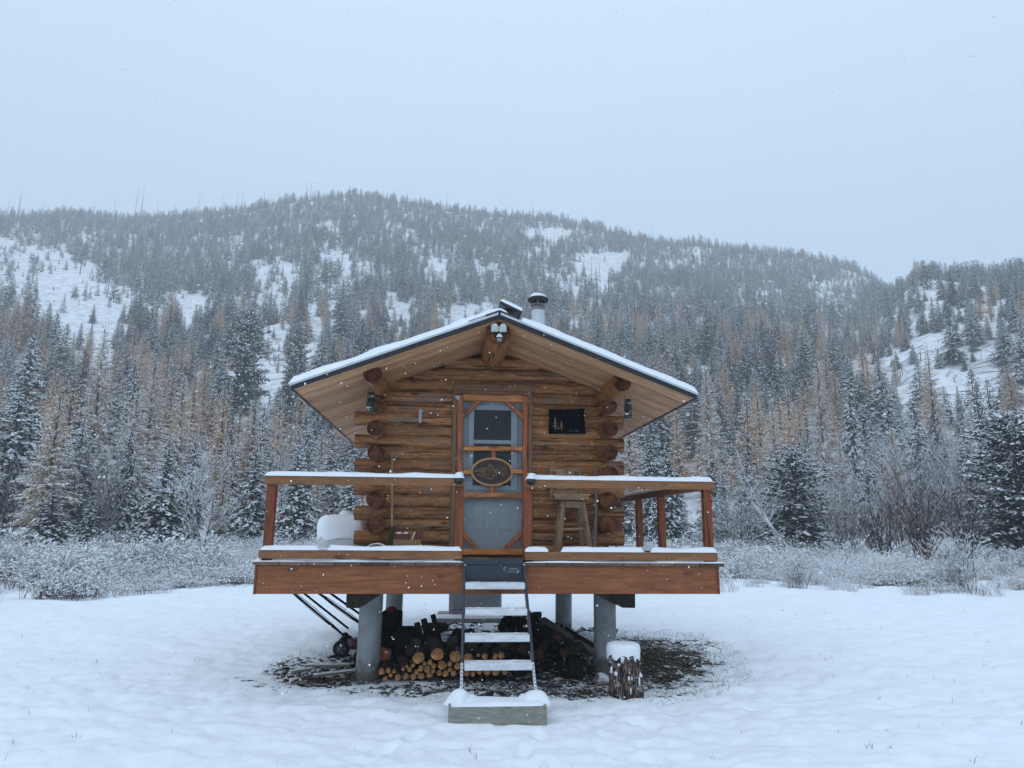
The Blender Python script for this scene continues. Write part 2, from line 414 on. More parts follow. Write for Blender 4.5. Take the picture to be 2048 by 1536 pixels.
class MB:
    """collects shapes (world coordinates) for ONE mesh object"""
    def __init__(s): s.v = []; s.f = []; s.m = []; s.s = []
    def add(s, vs, fs, m=0, smooth=False):
        b = len(s.v); s.v += [tuple(p) for p in vs]
        for f in fs: s.f.append(tuple(b + i for i in f)); s.m.append(m); s.s.append(smooth)
        return s
    def box(s, x0, x1, y0, y1, z0, z1, m=0):
        return s.add([(x, y, z) for z in (z0, z1) for y in (y0, y1) for x in (x0, x1)],
                     [(0, 2, 3, 1), (4, 5, 7, 6), (0, 1, 5, 4), (2, 6, 7, 3), (0, 4, 6, 2), (1, 3, 7, 5)], m)
    def obox(s, c, size, rot=None, m=0):
        rot = rot or Matrix.Identity(3); c = Vector(c)
        vs = [c + rot @ Vector((x * size[0] / 2, y * size[1] / 2, z * size[2] / 2)) for z in (-1, 1) for y in (-1, 1) for x in (-1, 1)]
        return s.add(vs, [(0, 2, 3, 1), (4, 5, 7, 6), (0, 1, 5, 4), (2, 6, 7, 3), (0, 4, 6, 2), (1, 3, 7, 5)], m)
    def beam(s, a, b, w, h, m=0, up=(0, 0, 1)):
        a, b = Vector(a), Vector(b); d = (b - a); x = d.normalized(); upv = Vector(up)
        y = upv.cross(x).normalized(); z = x.cross(y)
        return s.obox((a + b) / 2, (d.length, w, h), Matrix((x, y, z)).transposed(), m)
    def prism(s, poly, y0, y1, m=0):
        n = len(poly)
        vs = [(x, y0, z) for x, z in poly] + [(x, y1, z) for x, z in poly]
        fs = [tuple(range(n)), tuple(range(2 * n - 1, n - 1, -1))] + [(i, i + n, (i + 1) % n + n, (i + 1) % n) for i in range(n)]
        return s.add(vs, fs, m)
    def tube(s, pts, rad, n=8, m=0, cap=True, mcap=None, jit=0.0, smooth=True, flat=None, dome=0.0):
        pts = [Vector(p) for p in pts]; k = len(pts)
        rad = list(rad) if hasattr(rad, '__len__') else [rad] * k
        d0 = (pts[1] - pts[0]).normalized()
        ref = Vector((0, 0, 1)) if abs(d0.z) < 0.9 else Vector((0, 1, 0))
        vs = []
        for i, p in enumerate(pts):
            d = (pts[min(i + 1, k - 1)] - pts[max(i - 1, 0)]).normalized()
            a = ref.cross(d).normalized(); b = d.cross(a)
            for j in range(n):
                t = 2 * math.pi * j / n
                r = rad[i] * (1 + (random.uniform(-jit, jit) if jit else 0))
                vs.append(p + a * (math.cos(t) * r) + b * (math.sin(t) * r * (flat or 1)))
        fs = [(i * n + j, i * n + (j + 1) % n, (i + 1) * n + (j + 1) % n, (i + 1) * n + j) for i in range(k - 1) for j in range(n)]
        s.add(vs, fs, m, smooth)
        if cap:
            mc = m if mcap is None else mcap
            for e, ring in ((0, vs[:n]), (k - 1, vs[-n:])):
                d = (pts[0] - pts[1]).normalized() if e == 0 else (pts[-1] - pts[-2]).normalized()
                c = pts[e] + d * (dome * rad[e])
                tri = [(n, j + 1 if j + 1 < n else 0, j) if e == 0 else (n, j, (j + 1) % n) for j in range(n)]
                s.add(list(ring) + [c], tri, mc, dome > 0)
        return s
    def log(s, a, b, r0, r1=None, n=18, seg=14, m=0, mcap=1, wob=0.05, dome=0.12, flat=None):
        """a peeled log: slightly crooked, lumpy along its length, rounded ends"""
        r1 = r1 or r0; a, b = Vector(a), Vector(b); Ln = (b - a).length
        ph = [random.uniform(0, 6.28) for _ in range(6)]
        d = (b - a).normalized(); ref = Vector((0, 0, 1)) if abs(d.z) < .9 else Vector((0, 1, 0))
        u = ref.cross(d).normalized(); w = d.cross(u)
        vs = []
        for i in range(seg + 1):
            t = i / seg
            rr = r0 + (r1 - r0) * t
            c = a + (b - a) * t + (u * math.sin(t * 4 + ph[0]) + w * math.sin(t * 5 + ph[1])) * rr * wob * 0.6
            for j in range(n):
                th = 2 * math.pi * j / n
                q = rr * (1 + wob * (0.5 * math.sin(2 * th + ph[2] + t * 3) + 0.4 * math.sin(3 * th + ph[3] - t * 6 * Ln) + 0.5 * math.sin(t * Ln * 7 + ph[4] + th)))
                if i in (0, seg): q *= 0.965
                vs.append(c + u * math.cos(th) * q + w * math.sin(th) * q * (flat or 1))
        fs = [(i * n + j, i * n + (j + 1) % n, (i + 1) * n + (j + 1) % n, (i + 1) * n + j) for i in range(seg) for j in range(n)]
        s.add(vs, fs, m, True)
        for e in (0, 1):
            ring = vs[:n] if e == 0 else vs[-n:]
            cc = (a if e == 0 else b) + (-d if e == 0 else d) * (r0 * dome)
            mid = [cc + (p - cc) * 0.6 + (-d if e == 0 else d) * r0 * dome * 0.2 for p in ring]
            vv = list(ring) + mid + [cc]
            ff = []
            for j in range(n):
                k = (j + 1) % n
                if e == 0: ff += [(k, j, n + j, n + k), (n + k, n + j, 2 * n)]
                else: ff += [(j, k, n + k, n + j), (n + j, n + k, 2 * n)]
            s.add(vv, ff, mcap, False)
        return s
    def lathe(s, c, prof, n=20, m=0, smooth=True, axis='Z'):
        c = Vector(c); vs = []
        for r, h in prof:
            for j in range(n):
                t = 2 * math.pi * j / n
                p = (r * math.cos(t), r * math.sin(t), h)
                if axis == 'Y': p = (p[0], p[2], p[1])
                if axis == 'X': p = (p[2], p[0], p[1])
                vs.append(c + Vector(p))
        k = len(prof)
        fs = [(i * n + j, i * n + (j + 1) % n, (i + 1) * n + (j + 1) % n, (i + 1) * n + j) for i in range(k - 1) for j in range(n)]
        return s.add(vs, fs, m, smooth)
    def blob(s, c, r, m=0, sub=2, noise=0.15, seed=0, flatz=None):
        bm = bmesh.new(); bmesh.ops.create_icosphere(bm, subdivisions=sub, radius=1)
        vs = []
        rr = r if hasattr(r, '__len__') else (r, r, r)
        for v in bm.verts:
            q = 1 + noise * (math.sin(v.co.x * 4 + seed) + math.sin(v.co.y * 5 + seed * 2) + math.sin(v.co.z * 4.5 + seed * 3)) * 0.5
            z = v.co.z
            if flatz is not None: z = max(z, flatz)
            vs.append((c[0] + v.co.x * rr[0] * q, c[1] + v.co.y * rr[1] * q, c[2] + z * rr[2] * q))
        fs = [tuple(v.index for v in f.verts) for f in bm.faces]; bm.free()
        return s.add(vs, fs, m, True)
    def snowcap(s, fn, nu, nv, su, sv, t, m=0, rad=None, seed=0, rough=0.15, skirt=0.0):
        """a soft slab of snow; fn(u, v, h) places a point; su, sv are its real size"""
        rad = rad or t * 1.1
        vs = []
        for j in range(nv + 1):
            for i in range(nu + 1):
                u, v = i / nu, j / nv
                # bunch the rows near the edges
                u = 0.5 - 0.5 * math.cos(math.pi * u) if nu < 9 else u
                v = 0.5 - 0.5 * math.cos(math.pi * v) if nv < 9 else v
                d = min(u * su, (1 - u) * su, v * sv, (1 - v) * sv)
                q = min(1, d / rad); h = t * math.sqrt(max(0, 1 - (1 - q) ** 2))
                nn = float(fbm(np.array(u * su * 3.1 + seed), np.array(v * sv * 3.1 - seed), seed, 3))
                h *= 1 + rough * nn
                w = (skirt * float(vnoise(np.array((u * su + v * sv) * 9.0 + seed), np.array(seed * 1.7), 3))) if d <= 1e-6 else 0.0
                vs.append(fn(u, v, h - abs(w)))
        fs = [(j * (nu + 1) + i, j * (nu + 1) + i + 1, (j + 1) * (nu + 1) + i + 1, (j + 1) * (nu + 1) + i) for j in range(nv) for i in range(nu)]
        return s.add(vs, fs, m, True)
    def slab(s, x0, x1, y0, y1, z, t, m=0, seed=0, over=0.004, rough=0.2, rad=None):
        su, sv = x1 - x0, y1 - y0
        nu = max(8, min(160, int(su / 0.03))); nv = max(8, min(60, int(sv / 0.03)))
        return s.snowcap(lambda u, v, h: (x0 - over + (su + 2 * over) * u, y0 - over + (sv + 2 * over) * v, z + h), nu, nv, su, sv, t, m, rad, seed, rough)
    def build(s, name, mats, parent=None, bevel=0.0, seg=1, loc=None):
        me = bpy.data.meshes.new(name)
        org = Vector(loc) if loc else (WLOC.get(parent.name, Vector((0, 0, 0))) if parent else Vector((0, 0, 0)))
        me.from_pydata([Vector(p) - org for p in s.v], [], s.f)
        if not isinstance(mats, (list, tuple)): mats = [mats]
        for q in mats: me.materials.append(M[q] if isinstance(q, str) else q)
        me.polygons.foreach_set('material_index', s.m)
        me.polygons.foreach_set('use_smooth', s.s)
        me.update()
        o = bpy.data.objects.new(name, me); COL.objects.link(o)
        if loc: o.location = loc
        if parent: o.parent = parent
        WLOC[o.name] = org
        if bevel:
            b = o.modifiers.new('bevel', 'BEVEL'); b.width = bevel; b.segments = seg; b.limit_method = 'ANGLE'; b.angle_limit = R(40)
        return o

def npmesh(name, V, F, mi=None, mats=(), smooth=False):
    """mesh from arrays; F is (n, 3) or (n, 4)"""
    me = bpy.data.meshes.new(name)
    k = F.shape[1]
    me.vertices.add(len(V)); me.vertices.foreach_set('co', np.ascontiguousarray(V, dtype=np.float32).ravel())
    me.loops.add(F.size); me.loops.foreach_set('vertex_index', np.ascontiguousarray(F, dtype=np.int32).ravel())
    me.polygons.add(len(F)); me.polygons.foreach_set('loop_start', np.arange(0, F.size, k, dtype=np.int32))
    if mi is not None: me.polygons.foreach_set('material_index', np.ascontiguousarray(mi, dtype=np.int32))
    if smooth: me.polygons.foreach_set('use_smooth', np.ones(len(F), dtype=bool))
    for q in mats: me.materials.append(M[q])
    me.update(calc_edges=True); me.validate()
    return me

def rotz(a): return Matrix.Rotation(a, 3, 'Z')

# ------------------------------------------------------------------ ground and mountain
# the valley floor is flat out to about 60 m, then a wooded bench, then the mountain; a nearer spur stands on the right
_AZ = np.array([-75, -32.8, -28.6, -23.8, -20.5, -16.9, -13.1, -9.1, -4.9, -0.7, 3.65, 8, 12.2, 16.4, 20.4, 24.3, 28, 31.4, 34.3, 37.7, 42, 75])
_TR = np.array([.30, .358, .382, .397, .417, .436, .463, .480, .477, .469, .462, .455, .437, .413, .404, .385, .368, .343, .322, .312, .304, .27])
_DD = np.array([0, 58, 100, 150, 200, 280, 380, 480, 560, 640, 800, 1000])
_GM = np.array([0, 0.0, .15, .36, .53, .68, .82, .93, 1.0, .94, .75, .55])
_GS = np.array([0, 0.0, .20, .48, .72, 1.0, .95, .90, .87, .8, .6, .5])

def height_far(x, y):
    dx, dy = x - CAM[0], y - CAM[1]
    D = np.hypot(dx, dy); az = np.degrees(np.arctan2(dx, dy))
    tr = np.interp(az, _AZ, _TR)
    w = np.clip((az - 31.0) / 5.5, 0, 1); w = w * w * (3 - 2 * w)
    gm = np.interp(D, _DD, _GM); gs = np.interp(D, _DD, _GS)
    # the spur's shoulder comes down towards the middle
    w2 = np.clip((az - 6) / 18.0, 0, 1)
    gsh = gm + 0.10 * w2 * np.exp(-((D - 215) / 55.0) ** 2)
    t = tr * (gsh * (1 - w) + gs * w)
    front = np.clip((dy + 0.3 * D) / (0.5 * D + 1e-6), 0, 1)
    z = D * t * front
    amp = np.clip((D - 70) / 180.0, 0, 1) * np.interp(D, [250, 520], [9.0, 3.0])
    return z + amp * fbm(x / 70.0, y / 70.0, 5, 4) * front

def bare_mask(x, y):
    def ell(cx, cy, rx, ry, a=0.0, p=2.2):
        c, s = math.cos(a), math.sin(a)
        u = ((x - cx) * c + (y - cy) * s) / rx; v = (-(x - cx) * s + (y - cy) * c) / ry
        return np.clip(1.35 - (np.abs(u) ** p + np.abs(v) ** p) ** (1 / p), 0, 1)
    b = 1.35 * ell(0.45, 2.1, 1.6, 1.75)
    b = np.maximum(b, 1.0 * ell(2.05, 2.0, 0.95, 2.0, -0.30))
    b = np.maximum(b, 0.54 * ell(-1.75, 1.3, 1.1, 1.1))
    b = np.maximum(b, 0.58 * ell(0.2, 0.15, 1.7, 0.62))
    return np.clip(b, 0, 1)

# old, snowed-in footprints by the steps
FEET = [(.62, -1.45, .5), (.80, -1.75, .6), (.70, -2.10, .3), (.98, -2.35, .4), (.25, -1.72, .1), (.08, -2.05, .0), (.28, -2.40, .1), (.05, -2.72, .05), (-.75, -1.55, -.4), (-.98, -1.9, -.5), (.95, -1.0, .9), (1.15, -1.35, 1.0), (1.5, -.95, 1.2), (-.9, -.75, -.9), (-1.3, -.5, -1.0), (1.9, -1.1, 1.3), (2.3, -.85, 1.2)]

def ground_z(x, y, fine=True):
    x = np.asarray(x, dtype=float); y = np.asarray(y, dtype=float)
    D = np.hypot(x - CAM[0], y - CAM[1])
    z = height_far(x, y)
    if fine:
        fade = 1 - np.clip((D - 30) / 30, 0, 1)
        b = bare_mask(x, y)
        rid = 1 - np.abs(fbm(x / 0.62, y / 0.36, 31, 3)) * 2.2
        n = 0.070 * fbm(x / 1.4, y / 0.8, 21, 3) - 0.045 * np.clip(rid, 0, 1) ** 2 * (0.35 + 0.65 * np.clip(fbm(x / 2.6, y / 1.9, 23, 2) + .5, 0, 1)) + 0.022 * fbm(x / 0.20, y / 0.13, 41, 2) - 0.020 * np.clip(1 - np.abs(fbm(x / 0.27, y / 0.17, 35, 2)) * 2.6, 0, 1) ** 2
        n2 = 0.05 * fbm(x / 0.3, y / 0.3, 51, 3)
        z = z + fade * (n * (1 - 0.7 * np.clip(b * 1.6, 0, 1)) + n2 * np.clip(b * 1.5, 0, 1)) - 0.045 * np.clip(b * 1.6, 0, 1)
        z = z + 0.10 * fbm(x / 9, y / 9, 61, 2) * np.clip((D - 11) / 12, 0, 1) * fade
        for px_, py_, pa_ in FEET:
            u_ = (x - px_) * math.cos(pa_) + (y - py_) * math.sin(pa_); v_ = -(x - px_) * math.sin(pa_) + (y - py_) * math.cos(pa_)
            q_ = (u_ / .065) ** 2 + (v_ / .155) ** 2
            z = z - .045 * np.exp(-q_ ** 2) + .014 * np.exp(-((np.sqrt(q_) - 1.35) / .25) ** 2)
        # drifted snow up to the foot of the steps and round the stump
        z = z - 0.012
    return z

_azs = np.concatenate([np.linspace(-180, -62, 30, endpoint=False), np.linspace(-62, 74, 640), np.linspace(74, 180, 28)[1:-1]])
_rs = np.concatenate([[0.0, 0.6, 1.2, 1.8], np.geomspace(2.3, 60, 460), np.geomspace(60, 1000, 150)[1:]])
AA, RR = np.meshgrid(np.radians(_azs), _rs)
gx = CAM[0] + RR * np.sin(AA); gy = CAM[1] + RR * np.cos(AA)
gz = ground_z(gx.ravel(), gy.ravel())
na, nr = len(_azs), len(_rs)
ii = np.arange(nr - 1)[:, None] * na; jj = np.arange(na)[None, :]; j2 = (jj + 1) % na
GF = np.stack([ii + jj, ii + j2, ii + na + j2, ii + na + jj], -1).reshape(-1, 4)
me = npmesh('ground', np.stack([gx.ravel(), gy.ravel(), gz], 1), GF, None, ('ground',), True)
at = me.attributes.new('bare', 'FLOAT', 'POINT'); at.data.foreach_set('value', bare_mask(gx.ravel(), gy.ravel()).astype(np.float32))
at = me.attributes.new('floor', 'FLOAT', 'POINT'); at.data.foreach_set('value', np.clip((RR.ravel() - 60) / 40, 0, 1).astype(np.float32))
ground = bpy.data.objects.new('ground', me); COL.objects.link(ground)
ground['kind'] = 'structure'; ground['label'] = 'snow covered meadow rising into a wooded mountainside'

# ------------------------------------------------------------------ log cabin
ZD = 1.256            # deck level
ZR, SL = 3.982, 0.386  # roof underside at the ridge, slope
RF, RB = 0.16, 5.4     # roof front and back edge
EX = 2.297
def under(x): return ZR - SL * abs(x)

cabin = thing('log_cabin', 'small log cabin on concrete piers with snowy gable roof and railed deck', 'cabin', (0, 3.0, 0))

# walls: courses of logs, notched corners
def course(mb, z, x0, x1, r, y=1.565, gap=None):
    segs = [(x0, x1)] if not gap else [(x0, gap[0]), (gap[1], x1)]
    for a, b in segs:
        if b - a > 0.05:
            mb.log((a, y, z), (b, y, z + random.uniform(-.006, .006)), r * random.uniform(.97, 1.03), r * random.uniform(.95, 1.02), 16, max(4, int((b - a) * 5)), 0, 1, 0.035)
mb = MB()
DOOR = (-0.512, 0.538)
k = 0; z = 1.335
lo = [1.335, 1.485, 1.64, 1.79, 1.945, 2.10, 2.255, 2.395, 2.545, 2.70, 2.85, 3.0, 3.15, 3.30]
for i, z in enumerate(lo):
    prot = i % 2 == 1 and i < 12
    x0 = {1: -1.705, 3: -1.715, 5: -1.73, 7: -1.742, 9: -1.757, 11: -1.772}.get(i, -1.47)
    x1 = {1: 1.735, 3: 1.742, 5: 1.748, 7: 1.755, 9: 1.76, 11: 1.765}.get(i, 1.49)
    course(mb, z, x0, x1, 0.093 if prot else 0.086, 1.565, DOOR if z < 3.36 else None)
front = mb
for z in (3.455, 3.61, 3.765):
    hw = (ZR - z + 0.03) / SL
    course(mb, z, -hw, hw, 0.088)
mb.build('front_wall', ['log', 'log_end'], cabin)
ze = [1.638, 1.947, 2.242, 2.522, 2.824, 3.143]; zr = [1.66, 1.972, 2.288, 2.563, 2.881, 3.163]
for side, zz, xs in ((-1, ze, [-1.417, -1.430, -1.444, -1.456, -1.470, -1.484]), (1, zr, [1.481, 1.487, 1.493, 1.499, 1.505, 1.511])):
    mb = MB()
    for i, (z, x) in enumerate(zip(zz, xs)):
        r = random.uniform(.108, .121)
        mb.log((x, 1.22 + random.uniform(-.05, .04), z), (x, 5.05, z), r, r * .95, 20, 12, 0, 1, 0.06, 0.10, flat=random.uniform(.88, 1))
    for z in (1.335, 1.485, 1.79, 2.10, 2.395, 2.70, 3.0):
        mb.log((side * 1.50, 1.66, z), (side * 1.50, 4.86, z), .09, .09, 14, 8, 0, 1, 0.04)
    mb.log((side * 1.44, 1.66, 3.22), (side * 1.44, 4.86, 3.22), .10, .10, 14, 8, 0, 1, 0.04)
    mb.build('side_wall', ['log_side', 'log_end'], cabin)
mb = MB()
for i, z in enumerate(lo): mb.log((-1.6, 4.8, z), (1.6, 4.8, z), .088, .088, 14, 8, 0, 1, .04)
for z in (3.455, 3.61, 3.765):
    hw = min(1.47, max(0.2, (ZR - z - 0.055) / SL)); mb.log((-hw, 4.8, z), (hw, 4.8, z), .088, .088, 14, 6, 0, 1, .04)
mb.build('back_wall', ['log', 'log_end'], cabin)
mb = MB(); mb.box(-1.42, 1.42, 1.66, 4.75, 1.13, 1.262); mb.build('cabin_floor', ['dark_wood'], cabin)

# door casing
mb = MB()
mb.box(-0.520, 0.540, 1.445, 1.60, 3.383, 3.468); mb.box(-0.512, 0.532, 1.462, 1.60, 3.330, 3.382)
mb.build('door_casing_head', ['casing_h'], cabin, 0.004)
mb = MB(); mb.box(-0.503, -0.457, 1.452, 1.62, 1.262, 3.330); mb.box(-0.522, -0.504, 1.466, 1.62, 1.262, 3.330); mb.build('door_casing', ['casing'], cabin, 0.004)
mb = MB(); mb.box(0.480, 0.524, 1.452, 1.62, 1.262, 3.330); mb.box(0.525, 0.541, 1.466, 1.62, 1.262, 3.330); mb.build('door_casing', ['casing'], cabin, 0.004)
mb = MB(); mb.box(-0.45, 0.475, 1.43, 1.62, 1.235, 1.277); mb.build('door_sill', ['dark_wood'], cabin, 0.004)

# inner door with its window
mb = MB(); mb.box(-0.456, 0.479, 1.545, 1.59, 1.278, 3.329)
door = mb.build('door', ['door_paint'], cabin)
mb = MB()
for x0, x1 in ((-0.236, -0.060), (0.097, 0.272)):
    mb.box(x0, x1, 1.540, 1.546, 1.575, 1.964); mb.box(x0 + .022, x1 - .022, 1.534, 1.541, 1.597, 1.942)
mb.build('door_panel', ['door_paint'], door, 0.004)
mb = MB()
X0, X1, Z0, Z1 = -0.301, 0.345, 2.09, 3.209
for a in ((X0, -0.229, Z0, Z1), (0.260, X1, Z0, Z1), (-0.2285, 0.2595, 3.138, Z1), (-0.2285, 0.2595, Z0, 2.15), (-0.2285, 0.2595, 2.690, 2.742)):
    mb.box(a[0], a[1], 1.520, 1.5455, a[2], a[3])
mb.build('window_frame', ['door_frame'], door, 0.005)
mb = MB(); mb.box(-0.2285, 0.2595, 1.534, 1.545, 2.7425, 3.1375); mb.box(-0.2285, 0.2595, 1.534, 1.545, 2.1505, 2.6895)
mb.build('window_pane', ['glass'], door)
mb = MB(); mb.lathe((-0.385, 1.52, 2.33), [(0.001, -.03), (.028, -.028), (.03, 0), (.012, .02)], 12, 0, True, 'Y'); mb.build('door_knob', ['black_gloss'], door)

# rustic screen door
sd = MB()
def stick(mb, a, b, w, h, m=0, y=1.455, wav=0.12):
    a = Vector((a[0], y, a[1])); b = Vector((b[0], y, b[1])); d = b - a; n = 14
    pts = [a + d * (i / n) for i in range(n + 1)]
    u = d.normalized(); s = Vector((0, 1, 0)).cross(u).normalized()
    ph = random.uniform(0, 6)
    vs = []
    for i, p in enumerate(pts):
        q = 1 + wav * (0.6 * math.sin(i * 0.9 + ph) + 0.4 * math.sin(i * 1.7 + ph * 2))
        for dx, dy in ((-1, -.55), (-.75, -1), (.75, -1), (1, -.55), (1, 1), (-1, 1)):
            vs.append(p + s * (dx * w / 2 * q) + Vector((0, dy * h / 2, 0)))
    fs = [(i * 6 + j, i * 6 + (j + 1) % 6, (i + 1) * 6 + (j + 1) % 6, (i + 1) * 6 + j) for i in range(n) for j in range(6)]
    fs += [tuple(range(6)), tuple(range(n * 6 + 5, n * 6 - 1, -1))]
    mb.add(vs, fs, m, False)
stick(sd, (-0.396, 1.28), (-0.417, 3.318), 0.072, .05); stick(sd, (0.440, 1.28), (0.436, 3.318), 0.074, .05)
screen_door = sd.build('screen_door', ['juniper'], cabin)
for a, b, w, h, wv in (((-0.38, 3.282), (0.40, 3.286), 0.088, .046, .05), ((-0.36, 2.614), (0.404, 2.622), 0.062, .046, .16), ((-0.36, 2.017), (0.404, 2.023), 0.070, .046, .14), ((-0.36, 1.316), (0.404, 1.318), 0.076, .046, .05),
                       ((-0.357, 2.31), (-0.245, 2.315), .062, .036, .1), ((0.27, 2.33), (0.405, 2.333), .062, .036, .1)):
    sd = MB(); stick(sd, a, b, w, h, wav=wv); sd.build('crosspiece', ['juniper_h'], screen_door)
for a, b in (((0.028, 2.585), (0.027, 2.48)), ((0.018, 2.15), (0.019, 2.05))):
    sd = MB(); stick(sd, a, b, .062, .036); sd.build('strut', ['juniper'], screen_door)
for a, b in (((-.39, 3.025), (-.172, 3.245)), ((.178, 3.25), (.412, 3.035)), ((-.368, 1.56), (-.165, 1.35)), ((.185, 1.35), (.412, 1.568))):
    sd = MB(); stick(sd, a, b, .056, .036, y=1.457); sd.build('corner_brace', ['juniper'], screen_door)
mb = MB(); mb.box(-0.38, 0.40, 1.472, 1.473, 1.33, 3.25); mb.build('insect_screen', ['screen'], screen_door)
# oval plaque with a carved fish
mb = MB()
pc = Vector((0.010, 1.425, 2.318)); A, B = 0.270, 0.182
def ring(mb, ra, rb, y, n=48):
    return [(pc.x + ra * math.cos(2 * math.pi * i / n), y, pc.z + rb * math.sin(2 * math.pi * i / n)) for i in range(n)]
n = 48
o1, o2, o3, o4 = ring(mb, A, B, 1.432), ring(mb, A, B, 1.412), ring(mb, A - .022, B - .021, 1.408), ring(mb, A - .026, B - .025, 1.416)
mb.add(o1 + o2 + o3 + o4, [(a * n + i, a * n + (i + 1) % n, (a + 1) * n + (i + 1) % n, (a + 1) * n + i) for a in range(3) for i in range(n)], 1, False)
mb.add(o4 + [(pc.x, 1.416, pc.z)], [(i, (i + 1) % n, n) for i in range(n)], 0); mb.add(o1, [tuple(range(n))], 1)
def carve(pts, r=0.0034, closed=False):
    P = [(pc.x + x, 1.4145, pc.z + z) for x, z in pts]
    if closed: P.append(P[0])
    mb.tube(P, r, 5, 2, True, None, 0, True)
S = 0.00268 # one zoomed pixel of the plaque, in metres / 10
def q(*l): return [((a - 905) * .000318, (700 - b) * .000318) for a, b in l]
carve(q((190, 690), (300, 640), (430, 580), (560, 540), (700, 560), (760, 480), (840, 400), (930, 470), (960, 560), (1100, 580), (1200, 660), (1260, 650), (1370, 560), (1480, 500), (1440, 690), (1490, 900), (1390, 870), (1280, 790), (1200, 720), (1100, 800), (1080, 880), (960, 850), (900, 960), (800, 990), (690, 960), (660, 880), (540, 850), (430, 850), (310, 800)), .0042)
carve(q((190, 690), (290, 690), (390, 690), (480, 740), (500, 800), (450, 850), (310, 800)), .004)
carve(q((440, 620), (500, 580), (600, 600), (690, 680), (680, 770), (610, 830), (520, 730), (440, 670)), .0055, True)
carve(q((500, 660), (560, 640), (620, 690), (640, 750), (590, 730)), .004, True)
carve(q((720, 780), (760, 840), (850, 830), (850, 780), (760, 760)), .0035, True)
carve(q((930, 760), (960, 840), (1060, 800), (1130, 760), (1020, 720)), .004, True)
carve(q((700, 900), (760, 930), (840, 950), (880, 930)), .0035); carve(q((680, 600), (760, 560), (860, 600), (960, 640), (1080, 640), (1180, 700)), .004)
carve(q((760, 660), (830, 640), (900, 680), (840, 720)), .0035, True); carve(q((1290, 640), (1370, 600), (1400, 680), (1330, 720)), .0035, True)
carve(q((1300, 760), (1370, 740), (1430, 800), (1400, 850)), .0035, True); carve(q((780, 520), (840, 450), (900, 520)), .0035); carve(q((980, 690), (1060, 690), (1120, 720)), .0035)
mb.build('fish_plaque', ['plaque', 'plaque_rim', 'gilt'], screen_door)
mb = MB(); mb.box(-0.462, -0.43, 1.43, 1.452, 3.25, 3.30); mb.obox((-.455, 1.435, 3.29), (.06, .02, .02)); mb.build('door_closer', ['flue'], screen_door)

# roof: deck boards underneath, black edge, grey trim, metal and snow on top
mb = MB()
for side in (-1, 1):
    y = RF + .012; w = 0.0905
    while y < RB - 0.03:
        y2 = min(y + w - 0.010, RB - 0.012)
        a, b = (0.0, EX - .021) if side > 0 else (-(EX - .021), 0.0)
        zt = [under(a), under(b)]
        vs = [(a, y, zt[0]), (b, y, zt[1]), (b, y2, zt[1]), (a, y2, zt[0]), (a, y, zt[0] + .022), (b, y, zt[1] + .022), (b, y2, zt[1] + .022), (a, y2, zt[0] + .022)]
        mb.add(vs, [(0, 3, 2, 1), (4, 5, 6, 7), (0, 1, 5, 4), (1, 2, 6, 5), (2, 3, 7, 6), (3, 0, 4, 7)], 0)
        y += w
roof = mb.build('roof', ['soffit'], cabin)
mb = MB()  # dark backing above the boards, so grooves read dark
for s in (-1, 1):
    mb.prism([(0, ZR + .012), (s * (EX - .016), under(EX - .016) + .012), (s * (EX - .016), under(EX) + .050), (0, ZR + .048)], RF + .02, RB - .02)
mb.build('roof_sheathing', ['dark_wood'], roof)
mb = MB()
for s in (-1, 1):
    for ya, yb in ((RF - .022, RF + .004), (RB - .004, RB + .022)):
        mb.prism([(0.0, ZR - .006), (s * EX, under(EX) - .008), (s * EX, under(EX) + .040), (0.0, ZR + .042)], ya, yb)
    a, b = s * EX, s * (EX - .02)
    mb.prism([(min(a, b), under(EX) - .008), (max(a, b), under(EX) - .008), (max(a, b), under(EX) + .038), (min(a, b), under(EX) + .038)], RF + .0045, RB - .0045)
mb.build('fascia', ['black_metal'], roof)
mb = MB()
for s in (-1, 1):
    mb.prism([(s * .012, ZR + .0425), (s * (EX + .012), under(EX + .012) + .0415), (s * (EX + .012), under(EX + .012) + .066), (s * .012, ZR + .068)], RF - .034, RB + .034)
mb.build('drip_edge', ['grey_trim'], roof)
mb = MB()
for s in (-1, 1):
    mb.prism([(0, ZR + .100), (s * .16, ZR + .100 - .16 * SL), (s * .16, ZR + .072 - .16 * SL), (0, ZR + .074)], RF - .036, RB + .036)
mb.build('ridge_cap', ['roof_metal'], roof)
mb = MB()
T = 0.094
y0, y1 = RF - .040, RB + .04
mb.snowcap(lambda u, v, h: (-(EX + .035) * (1 - u) - 0.02 * u, y0 + (y1 - y0) * v, under((EX + .035) * (1 - u) + 0.02 * u) + .065 + h), 120, 56, EX, y1 - y0, T, 0, .05, 3, .26, .012)
mb.snowcap(lambda u, v, h: (0.25 + (EX + .035 - 0.25) * u, y0 + (y1 - y0) * v, under(0.25 + (EX + .035 - 0.25) * u) + .065 + h), 110, 56, EX, y1 - y0, T, 0, .055, 9, .26, .012)
mb.snowcap(lambda u, v, h: (-.36 + .50 * u, y0 - .002 + (y1 - y0) * v, under(-.36 + .50 * u) + .092 + h), 24, 40, .5, 3, .075, 0, .14, 5, .12)
mb.build('roof_snow', ['snow'], roof)

for x, ya, z, r in ((-1.447, .46, 3.348, .110), (1.520, .54, 3.352, .118)):
    mb = MB(); mb.log((x, ya, z), (x, 5.2, z), r, r, 22, 16, 0, 1, .05, .12); mb.build('purlin', ['log_side', 'log_end'], cabin)
mb = MB(); mb.log((.008, .30, 3.846), (.012, 5.2, 3.846), .150, .15, 26, 16, 0, 1, .06, .06); mb.build('ridge_beam', ['log_side', 'ridge_end'], cabin)

